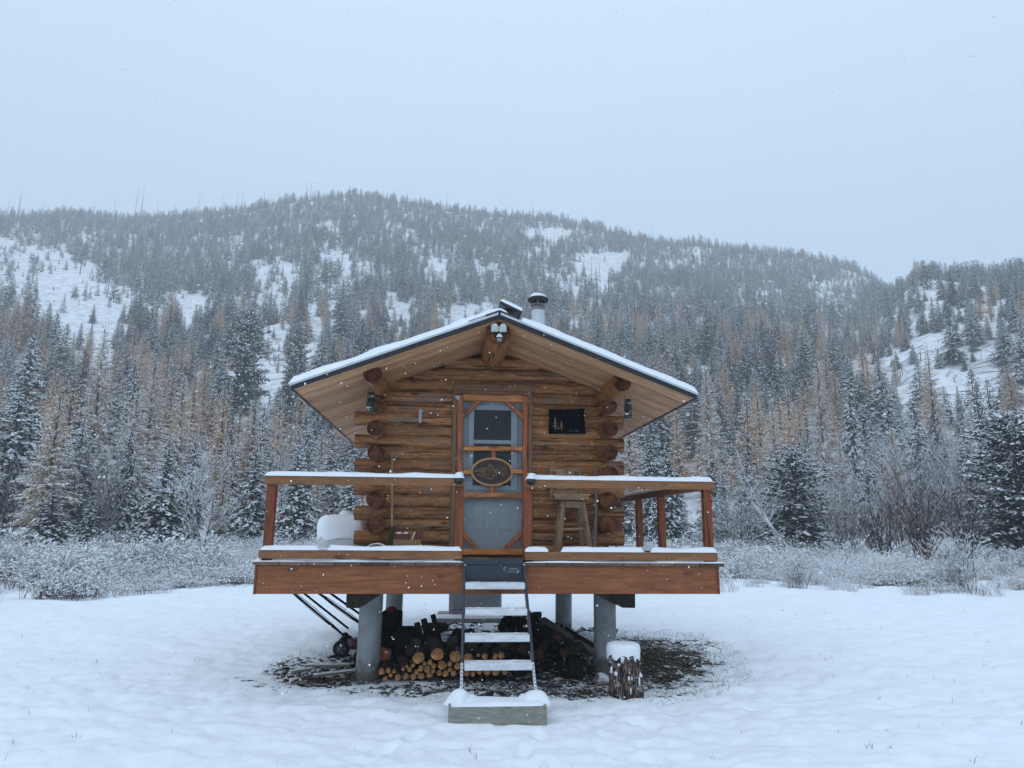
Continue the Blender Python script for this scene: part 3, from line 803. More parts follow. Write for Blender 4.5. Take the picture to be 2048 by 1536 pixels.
# stove pipe and ridge vent
mb = MB(); cx, cyy = .797, 3.0
mb.lathe((cx, cyy, 0), [(.104, 3.60), (.104, 4.985), (.098, 4.99)], 28)
flue = mb.build('stove_pipe', ['flue'], cabin)
mb = MB(); mb.lathe((cx, cyy, 0), [(.098, 4.985), (.099, 5.075), (.092, 5.08), (.06, 5.12)], 28); mb.lathe((cx, cyy, 0), [(.106, 5.068), (.122, 5.075), (.122, 5.085), (.106, 5.09)], 28)
for a in range(3): mb.beam((cx + .1 * math.cos(a * 2.1 + .3), cyy + .1 * math.sin(a * 2.1 + .3), 5.06), (cx + .12 * math.cos(a * 2.1 + .3), cyy + .12 * math.sin(a * 2.1 + .3), 5.17), .016, .006)
mb.build('pipe_collar', ['flue_old'], flue)
mb = MB(); mb.lathe((cx, cyy, 0), [(.02, 5.125), (.112, 5.125), (.160, 5.142), (.168, 5.160), (.166, 5.182), (.13, 5.205), (.0, 5.225)], 28); mb.build('rain_cap', ['soot'], flue)
mb = MB(); mb.blob((cx - .005, cyy, 5.186), (.142, .142, .085), 0, 3, .10, 2.0, -.05); mb.blob((cx - .05, cyy - .02, 5.225), (.07, .07, .05), 0, 2, .1, 1.0, -.1); mb.build('cap_snow', ['snow'], flue)
mb = MB()
mb.obox((.180, .95, 4.325), (.30, .34, .035), Matrix.Rotation(R(25), 3, 'Y')); mb.box(.10, .20, .86, 1.04, 3.94, 4.31); mb.box(.285, .292, .84, .86, 3.93, 4.26); mb.box(.285, .292, 1.04, 1.06, 3.93, 4.26)
vent = mb.build('ridge_vent', ['black_metal'], cabin)
mb = MB(); rm = Matrix.Rotation(R(25), 3, 'Y')
mb.snowcap(lambda u, v, h: tuple(Vector((.180, .95, 4.325)) + rm @ Vector((-.155 + .31 * u, -.175 + .35 * v, .017 + h))), 24, 24, .31, .35, .055, 0, .06, 4, .1)
mb.build('vent_snow', ['snow'], vent)

# concrete piers and the cut brackets on the front pair
for x, y, zb in ((-1.40, .95, -.25), (1.385, 1.15, -.25), (-1.375, 4.35, -.25), (1.385, 4.35, -.25)):
    mb = MB(); r = .134
    mb.tube([(x - .008, y, zb), (x, y, .5), (x + .004, y, .93)], [r * 1.01, r, r], 32, 0)
    if y < 2: mb.lathe((x - .007, y, 0), [(r * 1.03, -.2), (r * 1.035, .04), (r * 1.0, .075)], 32)
    mb.build('concrete_pier', ['concrete'], cabin)
mb = MB(); mb.prism([(-1.649, .925), (-1.646, .726), (-1.502, .721), (-1.262, .873), (-1.24, .925)], .66, .82); mb.build('timber_bracket', ['timber'], cabin, .008)
mb = MB(); mb.prism([(1.10, .925), (1.182, .867), (1.541, .701), (1.692, .697), (1.697, .925)], .86, 1.02); mb.build('timber_bracket', ['timber'], cabin, .008)
mb = MB()
for y in (.95, 1.15, 4.35): mb.box(-1.62, 1.68, y - .05, y + .05, .935, 1.125)
for x in (-2.1, -1.2, -.3, .6, 1.5, 2.2): mb.box(x, x + .04, .06, 4.9, 1.03, 1.205)
mb.build('floor_joist', ['dark_wood'], cabin)

# deck: boards run front to back, wide fascia, rails on red posts
mb = MB()
bx = np.linspace(-2.521, 2.46, 19)
for i in range(18):
    a, b = bx[i] + .003, bx[i + 1] - .003
    mb.box(a, b, -.030 + random.uniform(-.004, .004), 1.44 if -1.7 < a and b < 1.75 else 5.0, 1.219 + random.uniform(-.001, .001), ZD + random.uniform(-.002, .002))
deck = mb.build('deck', ['deck_board'], cabin, .003)
mb = MB()
mb.slab(-2.53, -.36, -.036, .30, ZD - .002, .013, 0, 3, .0, .9, .02); mb.slab(.275, 2.47, -.036, .18, ZD - .002, .011, 0, 5, .0, 1.0, .02)
mb.slab(-2.535, -1.76, .10, 4.9, ZD - .003, .085, 0, 8, .0, .35, .06); mb.slab(1.85, 2.46, .22, 4.9, ZD - .003, .06, 0, 13, .0, .5, .06)
mb.build('deck_snow', ['snow'], deck)
mb = MB()
mb.box(-2.494, 2.400, 0.0, .038, .932, 1.2175); f = mb.build('deck_fascia', ['fascia'], cabin, .003)
for x in (-2.494, 2.362):
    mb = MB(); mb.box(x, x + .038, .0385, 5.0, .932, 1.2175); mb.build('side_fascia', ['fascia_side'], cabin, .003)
for x in (-2.497, 2.378):
    mb = MB(); mb.box(x, x + .024, -.012, -.0005, .930, 1.2165); mb.build('fascia_end_strip', ['post'], cabin, .002)

def post(x, y, zt=2.046):
    mb = MB(); mb.box(x - .045, x + .045, y, y + .09, ZD, zt); mb.build('railing_post', ['post'], cabin, .004)
for x in (-2.405, -.415, .325, 2.335): post(x, .048)
for y in (1.80, 2.96, 4.28): post(2.335, y)
def rail(x0, x1, z, y0=.006, y1=.0465, kind='top_rail', snow=(), t=.052):
    mb = MB(); mb.box(x0, x1, y0, y1, z - .089, z); r = mb.build(kind, ['cedar_rail'], cabin, .004)
    mb = MB()
    for k, (a, b) in enumerate(snow): mb.slab(a, b, y0 - .006, y1 + (.095 if kind == 'top_rail' else .012), z - .001, t, 0, int(a * 10) + 50, .004, .34, .05)
    if snow: mb.build('rail_snow', ['snow'], r)
    return r
mb = MB()
ZT = 2.136
r = rail(-2.473, -.375, ZT, -.001, .0465, 'top_rail', [(-2.475, -.40)])
r = rail(.300, 2.401, ZT - .004, -.001, .0465, 'top_rail', [(.30, 2.39)])
r = rail(-2.473, -.378, 1.372, -.001, .0465, 'lower_rail', [(-2.46, -1.86), (-1.775, -.38)])
r = rail(.292, 2.401, 1.366, -.001, .0465, 'lower_rail', [(.294, .540), (.68, 1.585), (1.66, 2.40)])
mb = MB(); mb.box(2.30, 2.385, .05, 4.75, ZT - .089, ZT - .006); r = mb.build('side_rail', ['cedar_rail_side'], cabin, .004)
mb = MB(); mb.slab(2.295, 2.39, .10, 4.75, ZT - .007, .055, 0, 77, .004, .12, .05); mb.build('rail_snow', ['snow'], r)
# the block under each front post
for x in (-2.405, -.415, .325, 2.335):
    mb = MB(); mb.box(x - .05, x + .05, .0, .0475, ZD + .0, 1.275); mb.build('rail_block', ['dark_wood'], cabin, .003)

# ------------------------------------------------------------------ things on the cabin and the deck
# globe lamps on the two gate posts
for x, lab, sx in ((-.432, 'black globe lamp under a snow cap on the gate post left of the steps', 0), (.350, 'black globe lamp under a snow cap on the gate post right of the steps', 0)):
    t = thing('post_lamp', lab, 'lamp', (x, .01, 2.10), 'globe lamps on the gate posts')
    mb = MB(); mb.blob((x, -.035, 2.118), (.050, .05, .050), 0, 3, 0); mb.build('globe', ['black_gloss'], t)
    mb = MB(); mb.tube([(x, .0, 2.10), (x, .0, 2.17)], .02, 10); mb.lathe((x, -.02, 2.15), [(.0, .012), (.05, .01), (.055, 0), (.0, -.004)], 16); mb.build('bracket', ['black'], t)
    mb = MB(); mb.blob((x, -.030, 2.138), (.060, .058, .040), 0, 3, .08, x * 7, -.15); mb.blob((x + .008, -.02, 2.178), (.048, .05, .022), 0, 2, .06, 2, -.4); mb.build('snow_cap', ['snow'], t)

# twin floodlight on the ridge log
t = thing('security_light', 'white twin floodlight with motion sensor capped with snow on the ridge log end', 'light', (0, .29, 3.85))
mb = MB(); mb.box(-.035, .035, .262, .30, 3.78, 3.85); mb.tube([(-.04, .25, 3.838), (0, .25, 3.87), (.05, .25, 3.845)], .012, 8); mb.box(-.055, .07, .245, .285, 3.832, 3.842); mb.build('base_plate', ['black'], t, .004)
for s, x in ((-1, -.052), (1, .050)):
    rm = rotz(-s * .22)
    mb = MB(); c = Vector((x, .225, 3.876))
    vs = []
    for yy, w, h in ((-.045, .040, .032), (-.005, .040, .034), (.045, .026, .022)):
        for dx, dz in ((-1, -1), (1, -1), (1, .75), (.6, 1), (-.6, 1), (-1, .75)): vs.append(c + rm @ Vector((dx * w, yy, dz * h)))
    fs = [(i * 6 + j, i * 6 + (j + 1) % 6, (i + 1) * 6 + (j + 1) % 6, (i + 1) * 6 + j) for i in (0, 1) for j in range(6)] + [(5, 4, 3, 2, 1, 0), tuple(range(12, 18))]
    mb.add(vs, fs, 0); h = mb.build('lamp_head', ['white_paint'], t, .003)
    mb = MB(); mb.obox(c + rm @ Vector((0, -.047, -.002)), (.066, .006, .050), rm); mb.build('lens', ['lens'], h)
    mb = MB(); mb.blob(c + Vector((0, 0, .030)), (.042, .050, .042), 0, 3, .05, s, -.1); mb.build('snow_cap', ['snow'], h)
mb = MB(); mb.lathe((.008, .245, 0), [(.0, 3.738), (.022, 3.738), (.031, 3.75), (.031, 3.768), (.026, 3.786), (.0, 3.79)], 18); mb.tube([(.02, .25, 3.78), (.022, .255, 3.86)], .003, 5); sn = mb.build('motion_sensor', ['sensor'], t)
mb = MB(); mb.lathe((.008, .245, 0), [(.0315, 3.766), (.0325, 3.774), (.0315, 3.78)], 18); mb.build('sensor_band', ['black'], sn)
mb = MB(); mb.blob((.008, .245, 3.79), (.034, .034, .04), 0, 3, .04, 1, -.2); mb.build('snow_cap', ['snow'], sn)

# hurricane lanterns on the purlins
def lantern(x, y, z, lab, zt):
    t = thing('lantern', lab, 'lantern', (x, y, z), 'green lanterns hung from the purlins')
    mb = MB(); mb.lathe((x, y, z), [(.0, 0), (.050, 0), (.054, .012), (.054, .038), (.044, .052), (.026, .062), (.0, .064)], 20)
    mb.lathe((x, y, z), [(.016, .06), (.022, .066), (.022, .085), (.014, .09)], 14); mb.build('tank', ['lantern'], t)
    mb = MB(); mb.lathe((x, y, z), [(.024, .086), (.040, .105), (.043, .125), (.038, .15), (.026, .172)], 18); mb.build('glass_globe', ['glass'], t)
    mb = MB()
    for s in (-1, 1): mb.tube([(x + s * .030, y - .02, z + .045), (x + s * .047, y - .02, z + .09), (x + s * .047, y - .02, z + .17), (x + s * .030, y - .02, z + .225)], .0065, 6)
    mb.tube([(x + .004, y - .048, z + .05), (x + .002, y - .05, z + .12), (x + .008, y - .045, z + .19)], .006, 6)
    mb.lathe((x, y, z), [(.026, .17), (.036, .176), (.036, .184), (.028, .19), (.033, .20), (.033, .226), (.022, .23)], 18); mb.build('frame', ['lantern'], t)
    mb = MB(); mb.lathe((x, y, z), [(.02, .228), (.042, .232), (.043, .238), (.0, .243)], 18); mb.build('chimney_lid', ['black'], t)
    mb = MB(); mb.tube([(x - .036, y, z + .235), (x - .032, y, z + .29), (x - .012, y + .01, zt), (x + .012, y + .01, zt), (x + .03, y, z + .29), (x + .036, y, z + .235)], .0025, 5); mb.build('bail', ['soot'], t)
    mb = MB(); mb.blob((x - .012, y - .015, z + .045), (.036, .04, .020), 0, 2, .15, x, -.1); mb.build('snow_cap', ['snow'], t)
    mb = MB(); mb.blob((x + .012, y - .016, z + .188), (.030, .03, .014), 0, 2, .1, 1, -.1); mb.build('snow_cap', ['snow'], t)
lantern(-1.505, .90, 2.978, 'green hurricane lantern hanging from the left purlin over the log ends', 3.335)
lantern(1.672, .90, 2.965, 'green hurricane lantern hanging by the right purlin before the plank soffit', 3.30)

t = thing('thermometer', 'slim white thermometer screwed to the logs left of the door', 'thermometer', (-.93, 1.462, 2.94))
mb = MB(); mb.box(-.947, -.913, 1.452, 1.470, 2.95, 3.11); mb.box(-.938, -.922, 1.452, 1.47, 2.935, 3.125); mb.build('scale_plate', ['white_paint'], t, .002)
mb = MB(); mb.tube([(-.93, 1.449, 2.965), (-.93, 1.449, 3.10)], .0035, 6); mb.build('glass_tube', ['sensor'], t)

# black steel sign
def text_obj(name, body, size, loc, mat, parent, rx=90, extrude=.0006, align='CENTER', sx=1.0):
    cu = bpy.data.curves.new(name, 'FONT'); cu.body = body; cu.size = size; cu.align_x = align; cu.align_y = 'CENTER'; cu.extrude = extrude
    o = bpy.data.objects.new(name + '_curve', cu); COL.objects.link(o)
    dg = bpy.context.evaluated_depsgraph_get()
    me = bpy.data.meshes.new_from_object(o.evaluated_get(dg))
    bpy.data.objects.remove(o)
    me.materials.clear(); me.materials.append(M[mat])
    o = bpy.data.objects.new(name, me); COL.objects.link(o)
    o.parent = parent; o.location = Vector(loc) - WLOC[parent.name]; o.rotation_euler = (R(rx), 0, 0); o.scale = (sx, 1, 1)
    return o
t = thing('wall_sign', 'black metal sign with two cut out pine trees on the logs right of the door', 'sign', (.99, 1.46, 2.99))
poly = [(.742, 2.826), (1.240, 2.834), (1.226, 2.93), (1.231, 2.99), (1.219, 3.02), (1.226, 3.06), (1.216, 3.09), (1.222, 3.12), (1.226, 3.170), (1.17, 3.172), (1.13, 3.160), (.958, 3.152), (.946, 3.143), (.935, 3.152), (.92, 3.156), (.748, 3.150), (.756, 3.02), (.750, 2.93)]
mb = MB(); mb.prism(poly, 1.438, 1.446); mb.build('plate', ['sign'], t)
mb = MB()
def pine(cx, zb, h, w):
    mb.prism([(cx - .006, zb), (cx + .006, zb), (cx + .005, zb + h * .3), (cx - .005, zb + h * .3)], 1.4365, 1.4378)
    for k in range(3):
        z0 = zb + h * (.26 + k * .21); ww = w * (1 - k * .26)
        mb.prism([(cx - ww, z0), (cx - ww * .2, z0 - .006), (cx + ww * .9, z0 + .004), (cx + ww * .35, z0 + h * .16), (cx, z0 + h * .34), (cx - ww * .4, z0 + h * .15)], 1.4365 - k * .0006, 1.4378)
pine(.832, 2.872, .185, .038); pine(.915, 2.874, .135, .029)
mb.build('tree_cutout', ['sign_tree'], t)
text_obj('lettering', 'est. 1982', .036, (1.075, 1.437, 2.872), 'sign_text', t)

# broom, cardboard box of kindling, white hose on the left
t = thing('broom', 'straw broom with a long pale handle leaning on the logs', 'broom', (-1.23, 1.2, ZD))
mb = MB(); mb.tube([(-1.222, 1.30, 1.60), (-1.245, 1.36, 2.1), (-1.272, 1.42, 2.562)], [.0145, .0135, .012], 10, 0, True, None, .02); mb.build('handle', ['bleached'], t)
mb = MB()
for i in range(90):
    a = random.uniform(0, 6.28); r0 = random.uniform(0, .018); r1 = random.uniform(.01, 1)
    x0, y0 = -1.222 + r0 * math.cos(a), 1.30 + r0 * math.sin(a)
    mb.tube([(x0, y0, 1.62), (x0 - .012 + .03 * r1 * math.cos(a), y0 - .04 + .02 * math.sin(a) * r1, 1.47), (-1.236 + .075 * r1 * math.cos(a), 1.235 + .03 * r1 * math.sin(a), 1.275)], [.004, .004, .0025], 4, 0, False)
mb.build('bristles', ['straw'], t)
t = thing('cardboard_box', 'open brown cardboard box with printed lettering standing on the deck', 'box', (-1.015, 1.1, ZD))
mb = MB()
x0, x1, y0, y1, z0, z1 = -1.178, -.852, .98, 1.26, ZD + .004, 1.470
mb.box(x0, x1, y0, y0 + .005, z0, z1); mb.box(x0, x1, y1 - .005, y1, z0, z1); mb.box(x0, x0 + .005, y0 + .0055, y1 - .0055, z0, z1); mb.box(x1 - .005, x1, y0 + .0055, y1 - .0055, z0, z1); mb.box(x0 + .006, x1 - .006, y0 + .006, y1 - .006, z0, z0 + .005)
mb.build('carton', ['card'], t)
text_obj('printed_name', 'CHANGEABLES', .046, (-1.005, .979, 1.372), 'ink', t)
t = thing('split_log', 'thick reddish split log with a line of snow in the cardboard box', 'firewood', (-1.10, 1.12, ZD + .02))
mb = MB(); mb.prism([(-1.163, 1.30), (-1.010, 1.30), (-1.005, 1.535), (-1.06, 1.56), (-1.155, 1.545)], 1.02, 1.20); mb.build('billet', ['brick'], t, .008)
mb = MB(); mb.slab(-1.150, -1.010, 1.018, 1.16, 1.540, .018, 0, 4, 0, .5, .02); mb.build('snow_line', ['snow'], t)
t = thing('split_log', 'tilted split log with a snowy face at the right end of the cardboard box', 'firewood', (-.92, 1.12, ZD + .02))
mb = MB(); mb.obox((-.915, 1.12, 1.44), (.075, .13, .30), Matrix.Rotation(R(20), 3, 'Y')); mb.build('billet', ['brick'], t, .008)
mb = MB(); mb.obox((-.948, 1.09, 1.505), (.014, .10, .12), Matrix.Rotation(R(22), 3, 'Y')); mb.build('snow_crust', ['snow'], t, .006)
mb = MB(); P = [(-1.55 + .38 * i / 12, .75 + .2 * math.sin(i / 12 * 3.1), 1.275 + .145 * math.sin(i / 12 * math.pi) ** .6) for i in range(13)]
mb.tube(P, .011, 8); o = mb.build('garden_hose', ['white_paint'], None, loc=(-1.4, .8, ZD)); tag(o, 'white bent hose arching just above the lower rail snow', 'hose')

# snow covered white tank on the left side deck
t = thing('water_tank', 'white plastic tank buried under snow on the deck behind the left railing', 'tank', (-2.02, 2.8, ZD))
mb = MB(); cx, cy = -2.03, 2.92; hw, hd, hh = .33, .40, .40
prof = []
for i in range(33):
    a = 2 * math.pi * i / 32; ca, sa = math.cos(a), math.sin(a)
    prof.append((math.copysign(abs(ca) ** .45, ca), math.copysign(abs(sa) ** .45, sa)))
lev = [(.93, 0), (1.0, .04), (1.0, .24), (.985, .34), (.90, .42), (.66, .455), (.3, .465), (0.01, .466)]
vs = [(cx + hw * s * p[0], cy + hd * s * p[1], ZD + .012 + z) for s, z in lev for p in prof[:-1]]
mb.add(vs, [(i * 32 + j, i * 32 + (j + 1) % 32, (i + 1) * 32 + (j + 1) % 32, (i + 1) * 32 + j) for i in range(len(lev) - 1) for j in range(32)], 0, True)
mb.build('shell', ['cloudy'], t)
mb = MB()
lev = [(1.025, .22), (1.05, .28), (1.05, .36), (1.0, .45), (.82, .505), (.5, .52), (0.01, .525)]
vs = []
for s, z in lev:
    for jx, p in enumerate(prof[:-1]):
        kk = 1 + .02 * math.sin(jx * 1.3 + z * 9); zz = z - (.06 * abs(math.sin(jx * .9)) if z < .25 else 0)
        vs.append((cx + hw * s * p[0] * kk, cy + hd * s * p[1] * kk, ZD + .012 + zz))
mb.add(vs, [(i * 32 + j, i * 32 + (j + 1) % 32, (i + 1) * 32 + (j + 1) % 32, (i + 1) * 32 + j) for i in range(len(lev) - 1) for j in range(32)], 0, True)
mb.blob((cx + .03, cy - .05, ZD + .525), (.12, .14, .065), 0, 3, .08, 3, -.2)
mb.build('snow_cover', ['snow'], t)
mb = MB(); mb.lathe((cx + .07, cy - .02, ZD), [(.11, .46), (.115, .535), (.09, .55), (.0, .552)], 20); mb.build('lid', ['black'], t)

# log bar stool, walking stick and boards on the right
t = thing('log_stool', 'tall rustic log bar stool with a plank back beside the door', 'stool', (.97, 1.15, ZD))
mb = MB(); mb.log((.862, 1.0, 1.945), (.785, .95, 1.27), .034, .040, 14, 8, 0, 0, .06); mb.build('leg', ['stool'], t)
mb = MB(); mb.log((1.095, 1.0, 1.945), (1.190, .95, 1.27), .034, .042, 14, 8, 0, 0, .06); mb.build('leg', ['stool'], t)
mb = MB(); mb.log((.872, 1.25, 1.945), (.812, 1.34, 1.27), .032, .036, 14, 8, 0, 0, .06); mb.build('leg', ['stool'], t)
mb = MB(); mb.log((1.085, 1.25, 1.945), (1.16, 1.34, 1.27), .032, .036, 14, 8, 0, 0, .06); mb.build('leg', ['stool'], t)
mb = MB(); mb.log((.825, .978, 1.60), (1.14, .978, 1.605), .019, .022, 12, 6, 0, 0, .06); mb.log((.84, 1.29, 1.66), (1.12, 1.29, 1.66), .019, .02, 12, 6, 0, 0, .06); mb.build('stretcher', ['stool_h'], t)
mb = MB(); mb.box(.885, 1.075, .965, .99, 1.86, 1.945); mb.build('apron', ['stool_h'], t, .004)
mb = MB(); mb.box(.735, 1.190, .92, 1.10, 2.000, 2.030); mb.box(.75, 1.160, .90, 1.33, 1.955, 1.9985); mb.box(.745, 1.17, 1.104, 1.345, 2.0, 2.028); mb.build('seat', ['stool_h'], t, .004)
for x in (.758, 1.132):
    mb = MB(); mb.log((x, 1.30, 1.96), (x + .004, 1.33, 2.392), .026, .024, 12, 6, 0, 0, .07); mb.build('back_post', ['stool'], t)
mb = MB(); mb.box(.775, 1.115, 1.31, 1.335, 2.325, 2.368)
for i in range(6): mb.box(.820 + i * .0385, .820 + i * .0385 + .0365, 1.305, 1.325, 2.10 if i < 4 else 2.24, 2.352)
mb.box(.79, 1.11, 1.30, 1.33, 2.055, 2.09); mb.build('back_slat', ['stool_h'], t, .003)
mb = MB()
P = [(1.284, 1.22, 1.262), (1.286, 1.24, 1.40), (1.289, 1.26, 1.50), (1.312, 1.28, 1.60), (1.322, 1.30, 1.75), (1.326, 1.32, 1.86), (1.341, 1.34, 1.98), (1.338, 1.36, 2.10), (1.346, 1.37, 2.22), (1.352, 1.38, 2.40)]
mb.tube(P, [.026, .025, .026, .024, .022, .023, .021, .020, .017, .012], 12, 0, True, None, .06); o = mb.build('walking_stick', ['grey_wood'], None, loc=(1.29, 1.22, ZD)); tag(o, 'crooked grey weathered stick leaning on the logs right of the stool', 'stick')
t = thing('scrap_board', 'short board under a strip of snow on the deck by the right side posts', 'board', (1.95, 2.3, ZD))
mb = MB(); mb.box(1.80, 2.08, 2.30, 2.46, ZD + .045, ZD + .085); mb.box(1.86, 1.90, 2.3, 2.46, ZD + .01, ZD + .0445); mb.box(2.0, 2.04, 2.3, 2.46, ZD + .01, ZD + .0445); mb.build('plank', ['grey_wood'], t, .003)
mb = MB(); mb.slab(1.80, 2.08, 2.30, 2.46, ZD + .084, .05, 0, 6, .0, .2, .04); mb.build('snow_strip', ['snow'], t)
t = thing('scrap_board', 'longer dark ended board under snow lying behind the middle right side post', 'board', (2.2, 2.1, ZD))
mb = MB(); mb.box(2.09, 2.33, 2.05, 2.20, ZD + .03, ZD + .07); mb.build('plank', ['dark_wood'], t, .003)
mb = MB(); mb.slab(2.09, 2.28, 2.05, 2.20, ZD + .069, .055, 0, 7, .0, .2, .04); mb.build('snow_strip', ['snow'], t)
t = thing('iron_pot', 'small dark pot standing on the deck beneath the right log ends', 'pot', (1.49, 1.05, ZD))
mb = MB(); mb.lathe((1.49, 1.05, ZD), [(.0, .01), (.05, .01), (.062, .05), (.055, .12), (.05, .125), (.05, .06), (.0, .05)], 18); mb.build('vessel', ['rubber'], t)
mb = MB(); mb.tube([(1.44, 1.05, ZD + .11), (1.47, 1.05, ZD + .17), (1.51, 1.05, ZD + .17), (1.54, 1.05, ZD + .11)], .005, 6); mb.build('handle', ['black'], t)

# ------------------------------------------------------------------ entry steps
steps = thing('entry_steps', 'folding metal steps with dark stringers and snow dusted aluminium treads', 'steps', (-.04, -.5, .12))
PX = Vector((0, -.03, 1.20)); DV = Vector((0, -.92, -1.08))
def on(x, t): return Vector((x, PX.y + DV.y * t, PX.z + DV.z * t))
for x in (-.362, .282):
    mb = MB(); tl = .765
    mb.beam(on(x + (.012 if x < 0 else -.006), -.02), on(x + (-.008 if x < 0 else .010), tl), .026, .066, 0); mb.build('stringer', ['steel_navy'], steps, .004)
    mb = MB(); a = on(x - (.006 if x < 0 else -.006), .70); b = on(x - (.014 if x < 0 else -.016), .985)
    mb.beam(a, b, .024, .040, 0)
    lg = mb.build('leg', ['alu'], steps, .003)
    mb = MB()
    nrm = Vector((0, -1.08, .92)).normalized()
    for i in range(11):
        c = a.lerp(b, (i + .5) / 11) + nrm * .0205
        mb.tube([c - nrm * .001, c + nrm * .0008], .006, 8)
    mb.build('adjuster_holes', ['black'], lg)
    mb = MB(); mb.obox(on(x + (.02 if x < 0 else -.005), -.01) + Vector((0, -.02, .015)), (.02, .02, .03)); mb.build('hinge_bracket', ['alu'], steps, .003)
for (z, yb, x0, x1) in ((1.062, -.10, -.346, .266), (.830, -.30, -.347, .268), (.612, -.485, -.350, .272), (.392, -.67, -.353, .276)):
    mb = MB(); xc0, xc1 = x0 + .004, x1 - .004
    yf = yb - .19
    vs = []
    prof = [(yb, z), (yb - .05, z + .002), (yb - .052, z - .002), (yb - .10, z - .002), (yb - .102, z + .002), (yf + .012, z + .002), (yf, z - .004), (yf - .002, z - .026), (yf - .006, z - .028), (yf - .006, z - .056), (yf + .004, z - .06), (yf + .004, z - .01), (yb, z - .012)]
    n = len(prof)
    vs = [(xc0, y, zz) for y, zz in prof] + [(xc1, y, zz) for y, zz in prof]
    mb.add(vs, [(i, i + n, (i + 1) % n + n, (i + 1) % n) for i in range(n)] + [tuple(range(n - 1, -1, -1)), tuple(range(n, 2 * n))], 0)
    tr = mb.build('tread', ['alu_tread'], steps)
    mb = MB(); rr = random.Random(int(z * 100))
    for i in range(12):
        px, py = rr.uniform(xc0 + .03, xc1 - .03), rr.uniform(yf + .03, yb - .02)
        mb.blob((px, py, z + .001), (rr.uniform(.008, .05), rr.uniform(.006, .025), .004), 0, 2, .2, i, 0)
    mb.build('snow_patches', ['snow'], tr)
mb = MB(); mb.box(-.346, .262, -.046, -.034, 1.045, 1.232); mb.box(-.346, .262, -.058, -.030, 1.233, 1.288); mb.box(-.33, .25, -.060, -.047, 1.04, 1.06)
pan = mb.build('mounting_panel', ['steel_navy'], steps, .003)
o = text_obj('maker_lettering', 'LIPPERT', .026, (.163, -.0475, 1.187), 'lettering', steps, sx=1.15)
o = text_obj('model_lettering', 'SOLIDSTEP', .018, (.135, -.0475, 1.160), 'lettering', steps, sx=1.0)
mb = MB()
for a0, r in ((.4, .016), (.9, .010)):
    P = [(.076 + r * math.cos(a0 + i * .42), -.0475, 1.190 + r * math.sin(a0 + i * .42)) for i in range(11)]
    mb.tube(P, .0022, 5)
mb.tube([(.203, -.0472, 1.157), (.203, -.0482, 1.157)], .009, 14)
mb.build('maker_emblem', ['lettering'], steps)

t = thing('timber_block', 'heavy greenish timber under the feet of the steps with snow heaped on both ends', 'timber', (-.06, -1.1, 0))
mb = MB(); mb.box(-.487, .357, -1.250, -.93, -.06, .112); mb.build('baulk', ['timber_block'], t, .006, 2)
mb = MB()
mb.blob((-.40, -1.02, .10), (.12, .20, .090), 0, 3, .22, 1, -.1); mb.blob((.285, -1.0, .10), (.115, .19, .098), 0, 3, .22, 5, -.1); mb.blob((-.30, -1.0, .105), (.10, .14, .05), 0, 3, .1, 3, -.1); mb.blob((.20, -1.0, .105), (.08, .14, .045), 0, 3, .1, 3, -.1)
mb.slab(-.47, .34, -1.245, -.94, .110, .018, 0, 2, .0, .9, .02)
mb.build('snow_heaps', ['snow'], t)

# chopping stump
t = thing('tree_stump', 'snow topped chopping stump with rough bark standing in the snow', 'stump', (1.30, -.14, 0))
mb = MB(); n = 56; vs = []
for i in range(22):
    z = -.08 + .47 * i / 21
    for j in range(n):
        a = 2 * math.pi * j / n
        r = (.158 + .012 * (1 - i / 21)) * (1 + .05 * math.sin(3 * a + 1) + .05 * float(fbm(np.array(a * 6.0), np.array(z * 5 + .6 * math.sin(a * 3)), 3, 4)) + .05 * (abs(math.sin(a * 11 + z * 5 + 2 * math.sin(z * 11))) - .5))
        vs.append((1.318 - .05 * z + r * math.cos(a) , -.14 + r * math.sin(a), z))
mb.add(vs, [(i * n + j, i * n + (j + 1) % n, (i + 1) * n + (j + 1) % n, (i + 1) * n + j) for i in range(21) for j in range(n)], 0, True)
mb.add(vs[-n:], [tuple(range(n))], 0)
mb.build('trunk', ['bark'], t)
mb = MB(); cx, cy = 1.298, -.14; lev = [(1.045, -.035), (1.06, -.008), (1.055, .030), (1.0, .056), (.82, .070), (.4, .077), (.01, .079)]
vs = []
for k, (s, z) in enumerate(lev):
    for j in range(n):
        a = 2 * math.pi * j / n; d = (-.10 * max(0, float(vnoise(np.array(j * .45), np.array(2.0), 9)) + .15)) if k == 0 else 0
        vs.append((cx + .166 * s * math.cos(a) * (1 + .02 * math.sin(4 * a)), cy + .166 * s * math.sin(a), .392 + z + d))
mb.add(vs, [(i * n + j, i * n + (j + 1) % n, (i + 1) * n + (j + 1) % n, (i + 1) * n + j) for i in range(len(lev) - 1) for j in range(n)], 0, True)
rr = random.Random(5)
for i in range(46):
    a = rr.uniform(3.3, 6.4); z = rr.triangular(.02, .38, .37); r = .164; k_ = rr.random() ** 2
    mb.blob((1.318 - .05 * z + r * math.cos(a), cy + r * math.sin(a), z), (.004 + .014 * k_ * rr.uniform(.5, 1.3), .008, .006 + .030 * k_), 0, 2, .45, i)
mb.build('snow_cap', ['snow'], t)

